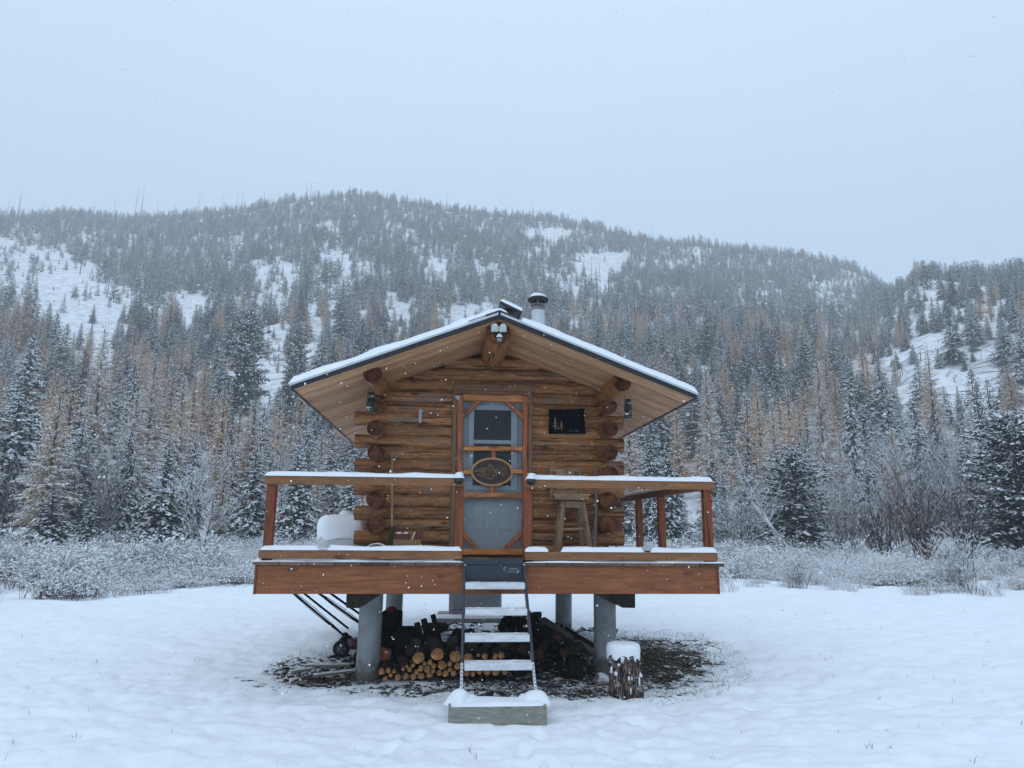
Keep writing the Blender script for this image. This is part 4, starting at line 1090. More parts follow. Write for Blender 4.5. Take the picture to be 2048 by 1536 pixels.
# ------------------------------------------------------------------ under the deck
BIG = {(-.817, .212): 'big round firewood log with a split, left of the three on top of the pile', (-.614, .256): 'biggest firewood round with a dark crack, highest on the pile', (-.421, .224): 'wide firewood round on top of the pile beside the left stringer', (-.272, .199): 'flattened firewood round on top of the pile between the lowest treads'}
LOGS = [(-1.215, 0.068, 0.037), (-1.142, 0.079, 0.03), (-1.039, 0.014, 0.035), (-1.171, 0.002, 0.025), (-1.082, 0.067, 0.026), (-1.115, 0.035, 0.025), (-0.984, 0.1, 0.02), (-0.945, 0.125, 0.019), (-0.914, 0.091, 0.028), (-0.952, 0.017, 0.034), (-0.875, 0.132, 0.023), (-0.817, 0.212, 0.067), (-0.614, 0.256, 0.072), (-0.421, 0.224, 0.068), (-0.272, 0.199, 0.056), (-0.167, 0.238, 0.021), (-0.092, 0.225, 0.034), (0.021, 0.221, 0.03), (0.083, 0.23, 0.038), (-0.752, 0.151, 0.025), (-0.691, 0.166, 0.029), (-0.791, 0.106, 0.033), (-0.717, 0.093, 0.039), (-0.649, 0.126, 0.031), (-0.563, 0.128, 0.051), (-0.477, 0.146, 0.03), (-0.39, 0.121, 0.04), (-0.475, 0.088, 0.027), (-0.838, 0.061, 0.029), (-0.654, 0.077, 0.024), (-0.868, 0.016, 0.033), (-0.784, 0.024, 0.037), (-0.696, 0.03, 0.037), (-0.589, 0.05, 0.032), (-0.518, 0.049, 0.035), (-0.433, 0.048, 0.033), (-0.289, 0.044, 0.038), (-0.221, 0.044, 0.026), (-0.148, 0.058, 0.033), (-0.064, 0.057, 0.039), (0.027, 0.057, 0.044), (0.13, 0.062, 0.032), (-0.347, 0.054, 0.029), (.10, .13, .045), (.0, .15, .05), (-.10, .14, .045), (-.2, .125, .04), (-.3, .12, .042)]
for (x, z, r) in LOGS:
    mb = MB(); y = .55 + random.uniform(-.03, .04)
    mb.log((x, y, z), (x + random.uniform(-.02, .02), y + random.uniform(.34, .42), z + random.uniform(-.01, .01)), r * .97, r, 18, 5, 0, 1, .09, .03, flat=random.uniform(.88, 1.05))
    o = mb.build('firewood_log', ['fire_bark', 'fire_end'], None, loc=(x, y, z))
    tag(o, BIG.get((x, z)) or 'thin round firewood log with a pale sawn end, packed in the pile under the deck', 'firewood', 'firewood logs stacked under the deck')

dr = random.Random(31)
for k in range(18):   # rough dark lengths lying behind the sawn ends
    x = -1.0 + .068 * k + dr.uniform(-.02, .02); z = .10 + .09 * (k % 3) + dr.uniform(-.01, .02); r = dr.uniform(.05, .075)
    mb = MB(); mb.log((x, 1.02 + dr.uniform(-.04, .04), z), (x + dr.uniform(-.08, .08), 1.50, z + dr.uniform(-.02, .05)), r, r, 14, 5, 0, 0, .12, .1); o = mb.build('firewood_log', ['fire_bark'], None, loc=(x, 1.0, z)); tag(o, 'dark barked firewood log lying in the second row behind the sawn ends', 'firewood', 'dark logs in the second row')
for k in range(22):   # heap right of the steps
    x = dr.uniform(.32, 1.18); y = dr.uniform(1.55, 3.2); z = max(.02, .30 - .27 * abs(x - .62) - .05 * abs(y - 2.4)) * dr.uniform(.3, 1.0); a = dr.uniform(-.9, .9); l = dr.uniform(.30, .55); r = dr.uniform(.045, .085)
    A_ = Vector((x - l / 2 * math.sin(a), y - l / 2 * math.cos(a), z - .02)); B_ = Vector((x + l / 2 * math.sin(a), y + l / 2 * math.cos(a), z + dr.uniform(.0, .12)))
    mb = MB(); mb.log(A_, B_, r, r * .9, 11, 4, 0, 1, .16, .05, flat=dr.uniform(.6, 1)); o = mb.build('split_log', ['fire_bark', 'brick'], None, loc=A_); tag(o, 'rough dark split log in the jumbled heap right of the steps', 'firewood', 'dark logs heaped right of the steps')
for i, (xb, zb, xt, zt, w, lab) in enumerate(((-.775, .20, -.880, .47, .07, 'dark squared timber, left of three leaning behind the firewood'), (-.665, .21, -.800, .515, .07, 'dark squared timber, middle of three leaning behind the firewood'), (-.555, .22, -.690, .565, .06, 'tallest dark squared timber leaning behind the firewood'))):
    mb = MB(); mb.beam((xb + .05, 1.10, -.05), (xt, 1.36, zt), w, .10, 0, (0, 1, 0)); o = mb.build('squared_timber', ['dark_wood'], None, .005, loc=(xb, 1.2, 0)); tag(o, lab, 'timber', 'squared timbers behind the firewood')

def mower(loc, label, handles, xa, xb, y, bag=None, red=True):
    t = thing('lawn_mower', label, 'mower', loc, 'lawn mowers under the deck')
    mb = MB(); mb.lathe(((xa + xb) / 2, y, 0), [(.0, .17), (.24, .17), (.27, .14), (.275, .07), (.26, .07)], 28); mb.build('mower_deck', ['mower_red' if red else 'black'], t)
    mb = MB(); c = ((xa + xb) / 2 + .02, y, 0)
    mb.lathe(c, [(.13, .17), (.15, .19), (.15, .27), (.12, .30)], 20); mb.box(c[0] - .12, c[0] + .13, y - .12, y + .10, .20, .33); mb.build('engine', ['black'], t, .015, 2)
    for sx in (xa, xb):
        for sy in (y - .24, y + .24):
            mb = MB(); rz = .105 if sx == xa else .09
            mb.lathe((sx, sy, rz - .02), [(rz * .62, -.022), (rz * .96, -.022), (rz, -.012), (rz, .012), (rz * .96, .022), (rz * .62, .022)], 26, 0, True, 'Y'); w = mb.build('wheel', ['rubber'], t)
            mb = MB(); mb.lathe((sx, sy, rz - .02), [(.006, -.03), (.02, -.028), (.024, -.015), (rz * .64, -.010), (rz * .64, .018)], 26, 0, True, 'Y')
            for k in range(5):
                a = k * 1.2566; mb.beam((sx, sy - .016, rz - .02), (sx + rz * .6 * math.cos(a), sy - .016, rz - .02 + rz * .6 * math.sin(a)), .012, .014, 0, (0, 1, 0))
            mb.build('hub', ['hub'], w)
    for (a, b) in handles:
        mb = MB(); a, b = Vector(a), Vector(b); mb.tube([a, a.lerp(b, .5), b], .014, 8)
        for k in (.25, .5, .72): mb.blob(a.lerp(b, k), (.018, .018, .018), 0, 1, 0)
        h = mb.build('handlebar', ['black'], t)
    a, b = Vector(handles[0][0]), Vector(handles[0][1])
    mb = MB(); mb.tube([a.lerp(b, k) + Vector((0, -.02, -.022 * math.sin(k * 3.1))) for k in (.0, .2, .4, .6, .8, 1)], .004, 5); mb.tube([a.lerp(b, k) + Vector((0, .03, .03 * math.sin(k * 3.1))) for k in (.0, .25, .5, .75, 1)], .004, 5); mb.build('control_cable', ['cable'], t)
    mb = MB(); mb.blob(Vector(handles[0][0]) + Vector((.02, 0, -.01)), (.045, .05, .055), 0, 2, .25, 2); mb.build('height_lever', ['black'], t)
    if bag:
        mb = MB(); n = 24; x0, x1, yy, z0, z1 = bag; vs = []
        for k, (s, z) in enumerate(((.9, 0), (1, .08), (1, .7), (.93, .9), (.6, 1.0), (.01, 1.0))):
            for j in range(n):
                a = 2 * math.pi * j / n; ca, sa = math.cos(a), math.sin(a)
                vs.append(((x0 + x1) / 2 + (x1 - x0) / 2 * s * math.copysign(abs(ca) ** .5, ca), yy + .17 * s * math.copysign(abs(sa) ** .5, sa), z0 + (z1 - z0) * z))
        mb.add(vs, [(i * n + j, i * n + (j + 1) % n, (i + 1) * n + (j + 1) % n, (i + 1) * n + j) for i in range(5) for j in range(n)], 0, True); mb.build('grass_bag', ['black'], t)
    return t
mower((-1.6, 2.1, 0), 'red based lawn mower with pale hubs, its handlebar reaching out left past the pier', [((-1.84, 2.05, .24), (-2.63, 2.05, .86)), ((-1.80, 2.16, .31), (-2.54, 2.16, .86))], -1.86, -1.22, 2.25)
mower((-1.2, 1.55, 0), 'all black lawn mower with a rounded grass bag, right of the front left pier', [((-1.50, 1.47, .41), (-2.10, 1.47, .82)), ((-1.44, 1.55, .46), (-2.05, 1.55, .865))], -1.52, -1.02, 1.62, (-1.13, -.862, 1.38, .02, .43), False)
t = thing('engine_cover', 'black box with a dark red cap standing behind the black lawn mower', 'machine', (-1.2, 2.0, 0))
mb = MB(); mb.box(-1.36, -1.10, 1.92, 2.12, 0.0, .55); mb.build('housing', ['black'], t, .03, 3)
mb = MB(); mb.blob((-1.24, 1.98, .56), (.075, .07, .05), 0, 3, .05); mb.build('cap', ['mower_red'], t)
t = thing('plastic_case', 'small orange plastic case with a grey end beside the front left pier', 'case', (-1.24, 1.1, 0))
mb = MB(); mb.prism([(-1.315, .085), (-1.195, .105), (-1.190, .215), (-1.318, .245)], 1.08, 1.20); mb.build('shell', ['orange'], t, .006)
mb = MB(); mb.prism([(-1.1895, .100), (-1.165, .12), (-1.160, .205), (-1.1895, .215)], 1.085, 1.195); mb.build('end_plate', ['hub'], t, .003)

# behind: grey cabinet on a snowy slab, cable coil, rough wood
t = thing('metal_cabinet', 'grey sheet metal cabinet standing beyond the piers on a snowy slab', 'cabinet', (0, 5.9, 0))
mb = MB(); mb.box(-.497, .462, 5.75, 6.3, .07, .95); mb.build('carcass', ['cabinet'], t, .01)
mb = MB(); mb.box(-.32, .44, 5.735, 5.749, .10, .92); mb.build('door', ['cabinet'], t, .006)
mb = MB()
for i in range(6): mb.box(-.45 + i * .13, -.37 + i * .13, 5.728, 5.7345, .16, .172)
mb.build('vent_slots', ['black'], t)
t = thing('slab', 'rough slab with snow on it under the grey cabinet', 'slab', (-.05, 5.8, 0))
mb = MB(); mb.box(-.70, .62, 5.30, 6.5, -.1, .062); mb.build('concrete', ['slab'], t, .01)
mb = MB(); mb.slab(-.70, .62, 5.30, 5.72, .061, .028, 0, 3, .0, .4, .05); mb.build('snow_layer', ['snow'], t)
mb = MB()
for k in range(9):
    r = .15 + .03 * math.sin(k * 2.2); ph = k * .7
    mb.tube([(-.70 + r * 1.25 * math.cos(a * .35 + ph) + .02 * math.sin(k), 4.15 + r * .9 * math.sin(a * .35 + ph), .02 + k * .012 + .01 * math.sin(a * 2 + k)) for a in range(18)], .013, 6, 0, False)
mb.tube([(-.52, 4.1, .10), (-.38, 4.05, .15), (-.24, 4.0, .10), (-.2, 4.05, .02), (-.32, 4.12, .03), (-.5, 4.1, .04)], .009, 6)
o = mb.build('cable_coil', ['cable'], None, loc=(-.65, 4.15, 0)); tag(o, 'untidy dark coil of cable lying on the snow beyond the firewood', 'cable')
mb = MB(); mb.log((.90, 3.90, -.05), (.86, 3.95, .31), .125, .10, 18, 6, 0, 0, .16, .1); o = mb.build('burnt_stump', ['char'], None, loc=(.88, 3.9, 0)); tag(o, 'jagged black burnt stump right of the steps under the cabin', 'stump')
mb = MB()
for k in range(9): mb.log((.34 + .05 * k, 4.1 + .05 * (k % 2), .06 + .075 * (k % 3)), (.42 + .05 * k, 4.5, .07 + .075 * (k % 3)), .07, .06, 12, 4, 0, 0, .12)
mb.slab(.36, .78, 4.1, 4.4, .23, .03, 1, 3, 0, .9, .05)
o = mb.build('log_heap', ['char', 'snow'], None, loc=(.5, 4.2, 0)); o['kind'] = 'stuff'; o['label'] = 'black heap of rough wood behind the steps'
for (a, b, w, h, lab, mt) in (((.56, 2.25, .40), (1.08, 1.45, .0), .16, .03, 'wide dark board slanting to the ground right of the steps', 'dark_wood'), ((.70, 2.35, .30), (.86, 1.35, .02), .12, .03, 'short dark board slanting just beside the right stringer', 'dark_wood'),
                       ((.80, 2.6, .38), (1.46, 1.75, .0), .13, .035, 'greyish split board slanting down to the front right pier', 'grey_wood'), ((1.02, 2.7, .30), (1.50, 2.2, .05), .10, .03, 'short brown split board lying on the boards by the front right pier', 'dark_wood')):
    mb = MB(); mb.beam(a, b, w, h); o = mb.build('split_board', [mt], None, .006, loc=b); tag(o, lab, 'board', 'slanting boards right of the steps')
mb = MB(); mb.tube([(1.03, 2.35, .22), (1.0, 2.35, .30), (1.03, 2.35, .36), (1.07, 2.35, .35), (1.075, 2.35, .30), (1.05, 2.35, .28)], .012, 8); o = mb.build('rope_loop', ['grey_wood'], None, loc=(1.03, 2.35, .22)); tag(o, 'grey loop of rope on the slanting boards', 'rope')
mb = MB(); mb.box(.90, 1.06, .86, 1.02, -.06, .115); o = mb.build('wood_block', ['dark_wood'], None, .01, loc=(.98, .94, 0)); tag(o, 'squat dark block of wood on the bare soil left of the stump', 'block')
mb = MB(); mb.blob((1.20, .42, -.02), (.11, .09, .07), 0, 3, .25, 3, -.3); o = mb.build('field_stone', ['plank_snow'], None, loc=(1.2, .42, 0)); tag(o, 'grey snow dusted stone at the foot of the chopping stump', 'stone')
for (a, b, w, lab) in (((-1.98, .78, -.005), (-1.36, .98, .03), .075, 'longest grey plank lying at the foot of the front left pier'), ((-2.26, .99, .0), (-2.04, 1.05, .02), .06, 'short dark ended plank half buried left of the front left pier'), ((-2.15, 1.25, .02), (-1.62, 1.08, .05), .06, 'thin grey plank behind the longest one left of the front left pier')):
    mb = MB(); mb.beam(a, b, w, .032); o = mb.build('old_plank', ['plank_snow'], None, .005, loc=a); tag(o, lab, 'plank', 'old planks by the front left pier')

# litter of chips, bark and stones on the bare soil; grass round it
rr = random.Random(3); V = []; F = []; MI = []
def chips(n, fn, smin, smax):
    for _ in range(n):
        x, y = fn(); z = float(ground_z(x, y)); L_ = rr.uniform(smin, smax); w = L_ * rr.uniform(.25, .7); h = L_ * rr.uniform(.12, .4)
        a = rr.uniform(0, 3.14); rm = Matrix.Rotation(a, 3, 'Z') @ Matrix.Rotation(rr.uniform(-.5, .5), 3, 'X') @ Matrix.Rotation(rr.uniform(-.4, .4), 3, 'Y')
        b = len(V)
        for sz in (-1, 1):
            for sx, sy in ((-1, -1), (1, -1), (1, 1), (-1, 1)):
                k = 1 if sz < 0 else .75
                p = rm @ Vector((sx * L_ / 2 * k * rr.uniform(.75, 1), sy * w / 2 * k * rr.uniform(.7, 1), sz * h / 2))
                V.append((x + p.x, y + p.y, z + p.z + h * .15))
        for f in ((3, 2, 1, 0), (4, 5, 6, 7), (0, 1, 5, 4), (1, 2, 6, 5), (2, 3, 7, 6), (3, 0, 4, 7)): F.append([b + i for i in f])
def pick(cx, cy, rx, ry):
    def f():
        while True:
            a, r = rr.uniform(0, 6.283), rr.random() ** .5
            return cx + rx * r * math.cos(a), cy + ry * r * math.sin(a)
    return f
chips(520, pick(-1.75, 1.35, .75, .95), .02, .11); chips(700, pick(.2, .28, 1.5, .42), .012, .06); chips(420, pick(.8, 1.6, 1.0, 1.2), .02, .10); chips(420, pick(1.9, 1.9, .75, 1.6), .02, .09); chips(220, pick(1.4, 4.4, .9, .5), .03, .12); chips(120, pick(-.2, 4.6, .9, .6), .03, .10)
me = npmesh('wood_litter', np.array(V), np.array(F), None, ('debris',))
o = bpy.data.objects.new('wood_litter', me); COL.objects.link(o); o['kind'] = 'stuff'; o['label'] = 'scattered wood chips and bark half covered by snow under the deck'

V = []; F = []
def blades(n, fn, h0, h1, w=.004, lean=.5):
    for _ in range(n):
        x, y = fn(); z = float(ground_z(x, y)) - .01; h = rr.uniform(h0, h1); a = rr.uniform(0, 6.283); ln = rr.uniform(0, lean) * h; wa = rr.uniform(0, 3.14)
        dx, dy = w * math.cos(wa), w * math.sin(wa); lx, ly = ln * math.cos(a), ln * math.sin(a); b = len(V)
        V.extend([(x - dx, y - dy, z), (x + dx, y + dy, z), (x + lx * .4 + dx * .7, y + ly * .4 + dy * .7, z + h * .6), (x + lx * .4 - dx * .7, y + ly * .4 - dy * .7, z + h * .6), (x + lx + .0004, y + ly, z + h), (x + lx, y + ly, z + h)])
        F.extend([[b, b + 1, b + 2, b + 3], [b + 3, b + 2, b + 4, b + 5]])
def edge(cx, cy, rx, ry, rot=0, lo=.75, hi=1.15, a0=0, a1=6.283):
    def f():
        a, r = rr.uniform(a0, a1), rr.uniform(lo, hi); u, v = rx * r * math.cos(a), ry * r * math.sin(a)
        return cx + u * math.cos(rot) - v * math.sin(rot), cy + u * math.sin(rot) + v * math.cos(rot)
    return f
blades(3800, edge(2.05, 2.0, .8, 1.75, -.30, .0, 1.15), .015, .07, .0028, 2.2)
blades(2400, edge(2.10, 2.0, .85, 1.75, -.30, .7, 1.55, -2.2, 2.0), .015, .06, .0025, 1.8)
blades(420, edge(-1.75, .95, .6, .42, 0, .3, 1.2, 3.0, 6.4), .03, .12, .002); blades(240, edge(-1.9, 1.6, .6, .8, 0, .6, 1.3), .03, .10, .002)
blades(260, pick(.1, .0, 1.8, .35), .02, .08, .002)
TUFTS = [(2.76, -2.06, 11), (2.87, -2.12, 5), (1.9, -1.65, 3), (3.77, -.53, 4), (2.96, -1.27, 3)]
for (x, y, n_) in TUFTS: blades(n_, pick(x, y, .035, .03), .02, .06, .002, .9)
for _ in range(320):
    D = rr.uniform(4, 20); a = R(rr.uniform(-34, 42)); x, y = CAM[0] + D * math.sin(a), CAM[1] + D * math.cos(a)
    if -2.6 < x < 2.6 and y > -1.4: continue
    blades(rr.choice((1, 1, 2, 3)), pick(x, y, .03, .03), .02, .07, .0022, .8)
me = npmesh('grass', np.array(V), np.array(F), None, ('grass',))
o = bpy.data.objects.new('grass', me); COL.objects.link(o); o['kind'] = 'stuff'; o['label'] = 'winter grass showing through the snow round the cabin'

# ------------------------------------------------------------------ trees
def conifer(seed, H, Rr, nb, step, snow, kind='spruce', sz=1.0, puffs=0.0):
    """crown (needles 0, snow 1) and trunk (2) as arrays; needles are folded leaf sprays along drooping boughs"""
    g = np.random.default_rng(seed)
    V, F, MI = [], [], []
    nv = 0
    def addtri(P, f, m):
        nonlocal nv
        V.append(P); F.append(f + nv); MI.append(np.full(len(f), m)); nv += len(P)
    base0 = {'spruce': .05, 'larch': .10, 'pine': .12}[kind]
    for i in range(nb):
        t = base0 + (1 - base0 - .015) * ((i + g.random()) / nb) ** .92
        az = i * 2.39996 + g.normal(0, .5)
        prof = {'spruce': (1 - t) ** .85 + .02, 'larch': (1 - t) ** .7 * (.55 + .45 * min(1, t * 3)) + .02, 'pine': np.sqrt(max(0, 1 - (2 * max(t, .30) - .60) ** 2 / 1.98)) * .95 + .03}[kind]
        Ln = Rr * prof * g.uniform(.62, 1.12) * (1.15 if g.random() < .12 else 1)
        if Ln < .08: Ln = .08
        up = {'spruce': -.10 + .55 * t, 'larch': .05 + .4 * t, 'pine': .25 + .3 * t}[kind] + g.normal(0, .08)
        dr = {'spruce': .42, 'larch': .30, 'pine': .28}[kind] * (1 - .45 * t)
        n = max(3, int(Ln / step))
        s = (np.arange(n) + g.random(n)) / n
        s = .10 + .90 * s
        dx, dy = math.cos(az), math.sin(az)
        bx, by = dx * Ln * s, dy * Ln * s
        bz = t * H + Ln * (up * s - dr * s * s)
        side = np.where(np.arange(n) % 2 == 0, 1, -1) * g.uniform(.25, 1.1, n)
        side = np.where(g.random(n) < .2, side * .2, side)
        a = az + side
        l = sz * (.13 + .26 * (1 - s) * min(Ln, 2.2) * .8 + .07) * (1.12 - .62 * t) * g.uniform(.7, 1.25, n) * ({'spruce': .98, 'larch': .80, 'pine': .95}[kind])
        w = l * g.uniform(.20, .34, n) * ({'spruce': 1.1, 'larch': .74, 'pine': 1.2}[kind]) + .012
        pz = -.35 + g.normal(0, .28, n) + {'spruce': 0, 'larch': .05, 'pine': .25}[kind]
        ux, uy = np.cos(a), np.sin(a)
        vx, vy = -uy, ux
        fold = w * g.uniform(.45, .9, n)
        P = np.zeros((n, 4, 3))
        P[:, 0] = np.stack([bx, by, bz], 1)
        mid = .45
        P[:, 1] = np.stack([bx + ux * l * mid + vx * w, by + uy * l * mid + vy * w, bz + l * mid * pz - fold], 1)
        P[:, 2] = np.stack([bx + ux * l, by + uy * l, bz + l * pz * 1.25], 1)
        P[:, 3] = np.stack([bx + ux * l * mid - vx * w, by + uy * l * mid - vy * w, bz + l * mid * pz - fold], 1)
        idx = np.arange(n)[:, None] * 4
        tri = np.concatenate([idx + np.array([[0, 1, 2]]), idx + np.array([[0, 2, 3]])])
        addtri(P.reshape(-1, 3), tri, 0)
        # snow lies on the upper side of many sprays, as a low ridge
        k = g.random(n) < snow * (1.0 if kind != 'spruce' else .75 + .35 * s)
        if k.any():
            Q = P[k].copy(); m = len(Q); c = Q.mean(1, keepdims=True)
            Q = c + (Q - c) * g.uniform(.70, 1.0, (m, 1, 1))
            th = (.018 + .10 * w[k]) * g.uniform(.8, 2.0, m)
            Q[:, :, 2] += (th * .35)[:, None] + .008
            top = Q.mean(1); top[:, 2] += th + fold[k] * .6
            Q5 = np.concatenate([Q, top[:, None]], 1)
            Q5[:, (1, 3), 2] += (fold[k] * .25)[:, None]
            ix = np.arange(m)[:, None] * 5
            tr = np.concatenate([ix + np.array([[q]]).reshape(1, 3) for q in ((0, 1, 4), (1, 2, 4), (2, 3, 4), (3, 0, 4))])
            addtri(Q5.reshape(-1, 3), tr, 1)
        # lumps of snow lodged on the outer bough
        for _ in range(int(g.poisson(puffs * min(1.5, Ln)))):
            q = g.uniform(.35, 1.0); lat = g.normal(0, .16) * Ln * (1.1 - q); r = g.uniform(.06, .17) * (1.1 - .5 * t)
            c0 = np.array([dx * Ln * q - dy * lat, dy * Ln * q + dx * lat, t * H + Ln * (up * q - dr * q * q) + .05])
            O = np.array([(1, 0, 0), (.3, .9, 0), (-.8, .6, 0), (-.8, -.6, 0), (.3, -.9, 0), (.1, 0, .55), (0, 0, -.35)]) * r * g.uniform(.75, 1.25, (7, 1))
            rot = np.array([[dx, -dy, 0], [dy, dx, 0], [0, 0, 1]]); O[:, 0] *= 1.35; O[:, 2] -= O[:, 0] * .35
            addtri(c0 + O @ rot.T, np.array([(0, 1, 5), (1, 2, 5), (2, 3, 5), (3, 4, 5), (4, 0, 5), (1, 0, 6), (2, 1, 6), (3, 2, 6), (4, 3, 6), (0, 4, 6)]), 1)
        # the bough itself
        if kind != 'spruce' or i % 2 == 0:
            rr = .006 + .008 * Ln
            ss = np.array([0, .5, 1.0]); cx, cy = dx * Ln * ss, dy * Ln * ss; cz = t * H + Ln * (up * ss - dr * ss * ss)
            B = []
            for q in range(3):
                for (ox, oz) in ((-1, -.6), (1, -.6), (0, 1)): B.append((cx[q] - dy * ox * rr * (1 - .3 * q), cy[q] + dx * ox * rr * (1 - .3 * q), cz[q] + oz * rr * (1 - .3 * q)))
            f = [(q * 3 + j, q * 3 + (j + 1) % 3, (q + 1) * 3 + (j + 1) % 3) for q in range(2) for j in range(3)] + [(q * 3 + j, (q + 1) * 3 + (j + 1) % 3, (q + 1) * 3 + j) for q in range(2) for j in range(3)]
            addtri(np.array(B), np.array(f), 2 if kind != 'larch' else 2)
    return np.concatenate(V), np.concatenate(F), np.concatenate(MI)

def trunk_arr(H, r, seed, bend=.01, n=7, top=.97):
    g = np.random.default_rng(seed); k = 8; V = []
    for i in range(k):
        t = i / (k - 1); c = (math.sin(t * 3 + seed) * bend * H, math.cos(t * 2.4 + seed) * bend * H - bend * H, -.3 + (H * top + .3) * t)
        q = r * (1 - t) ** .8 + r * .08 + (r * .4 * max(0, 1 - t * 9))
        for j in range(n): a = 6.2832 * j / n; V.append((c[0] + q * math.cos(a), c[1] + q * math.sin(a), c[2]))
    F = []
    for i in range(k - 1):
        for j in range(n):
            a, b, c, d = i * n + j, i * n + (j + 1) % n, (i + 1) * n + (j + 1) % n, (i + 1) * n + j
            F += [(a, b, c), (a, c, d)]
    return np.array(V), np.array(F)

def tree_meshes(name, seed, H, Rr, nb, step, snow, kind, sz=1.0, tr=.011, puffs=0.0, near=''):
    V, F, MI = conifer(seed, H, Rr, nb, step, snow, kind, sz, puffs)
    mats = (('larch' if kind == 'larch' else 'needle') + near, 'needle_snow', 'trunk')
    crown = npmesh('crown', V, F, MI, mats)
    TV, TF = trunk_arr(H, H * tr, seed, .004, 7, 1.03)
    trunk = npmesh('trunk', TV, TF, None, ('trunk',), True)
    whole = npmesh(name, np.concatenate([V, TV]), np.concatenate([F, TF + len(V)]), np.concatenate([MI, np.full(len(TF), 2)]), mats)
    return dict(crown=crown, trunk=trunk, whole=whole, H=H, R=Rr, kind=kind)

NEAR = {
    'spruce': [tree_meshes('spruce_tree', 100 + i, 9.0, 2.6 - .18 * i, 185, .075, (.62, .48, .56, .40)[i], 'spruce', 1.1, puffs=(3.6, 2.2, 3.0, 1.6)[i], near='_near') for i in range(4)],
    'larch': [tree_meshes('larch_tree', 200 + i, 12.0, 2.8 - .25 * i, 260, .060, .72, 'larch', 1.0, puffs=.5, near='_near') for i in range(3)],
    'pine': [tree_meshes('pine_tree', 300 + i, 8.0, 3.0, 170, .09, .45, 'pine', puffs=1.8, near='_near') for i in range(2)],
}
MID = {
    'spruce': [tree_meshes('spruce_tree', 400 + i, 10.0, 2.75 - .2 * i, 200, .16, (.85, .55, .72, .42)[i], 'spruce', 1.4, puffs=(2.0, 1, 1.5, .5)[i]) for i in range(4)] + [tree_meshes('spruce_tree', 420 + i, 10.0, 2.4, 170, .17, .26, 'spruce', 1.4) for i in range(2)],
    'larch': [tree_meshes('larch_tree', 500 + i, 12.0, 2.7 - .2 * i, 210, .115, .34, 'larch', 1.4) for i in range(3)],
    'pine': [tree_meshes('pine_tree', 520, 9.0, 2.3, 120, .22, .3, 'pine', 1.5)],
}
FAR = {
    'spruce': [tree_meshes('spruce_tree', 600 + i, 9.0, 2.2 - .2 * i, 76, .34, .95 - .10 * i, 'spruce', 1.9, .012) for i in range(4)] + [tree_meshes('spruce_tree', 620, 9.0, 2.2, 64, .38, .55, 'pine', 2.2, .014)],
    'larch': [tree_meshes('larch_tree', 700, 11.0, 1.9, 80, .28, .25, 'larch', 2.2)],
}

def put_tree(kind, x, y, H, rad, label, group, lod, rng, cat=None, parts=True, root=None):
    src = lod[kind][rng.randrange(len(lod[kind]))]
    z = float(ground_z(x, y)) - .05
    sxy = (rad / src['R']) if rad else H / src['H'] * rng.uniform(.95, 1.45)
    sc = (sxy, sxy, H / src['H']); rot = (rng.uniform(-.02, .02), rng.uniform(-.02, .02), rng.uniform(0, 6.283))
    nm = kind + '_tree'
    if parts:
        t = bpy.data.objects.new(nm, None); t.empty_display_size = .2
        for p in ('crown', 'trunk'):
            o = bpy.data.objects.new(p, src[p]); o.parent = t; COL.objects.link(o)
    else:
        t = bpy.data.objects.new(nm, src['whole'])
    COL.objects.link(t)
    t.location = (x, y, z); t.scale = sc; t.rotation_euler = rot
    t['label'] = label; t['category'] = cat or ('larch' if kind == 'larch' else 'pine tree' if kind == 'pine' else 'spruce tree')
    if group: t['group'] = group
    return t

def polar(az, D): return CAM[0] + D * math.sin(R(az)), CAM[1] + D * math.cos(R(az))

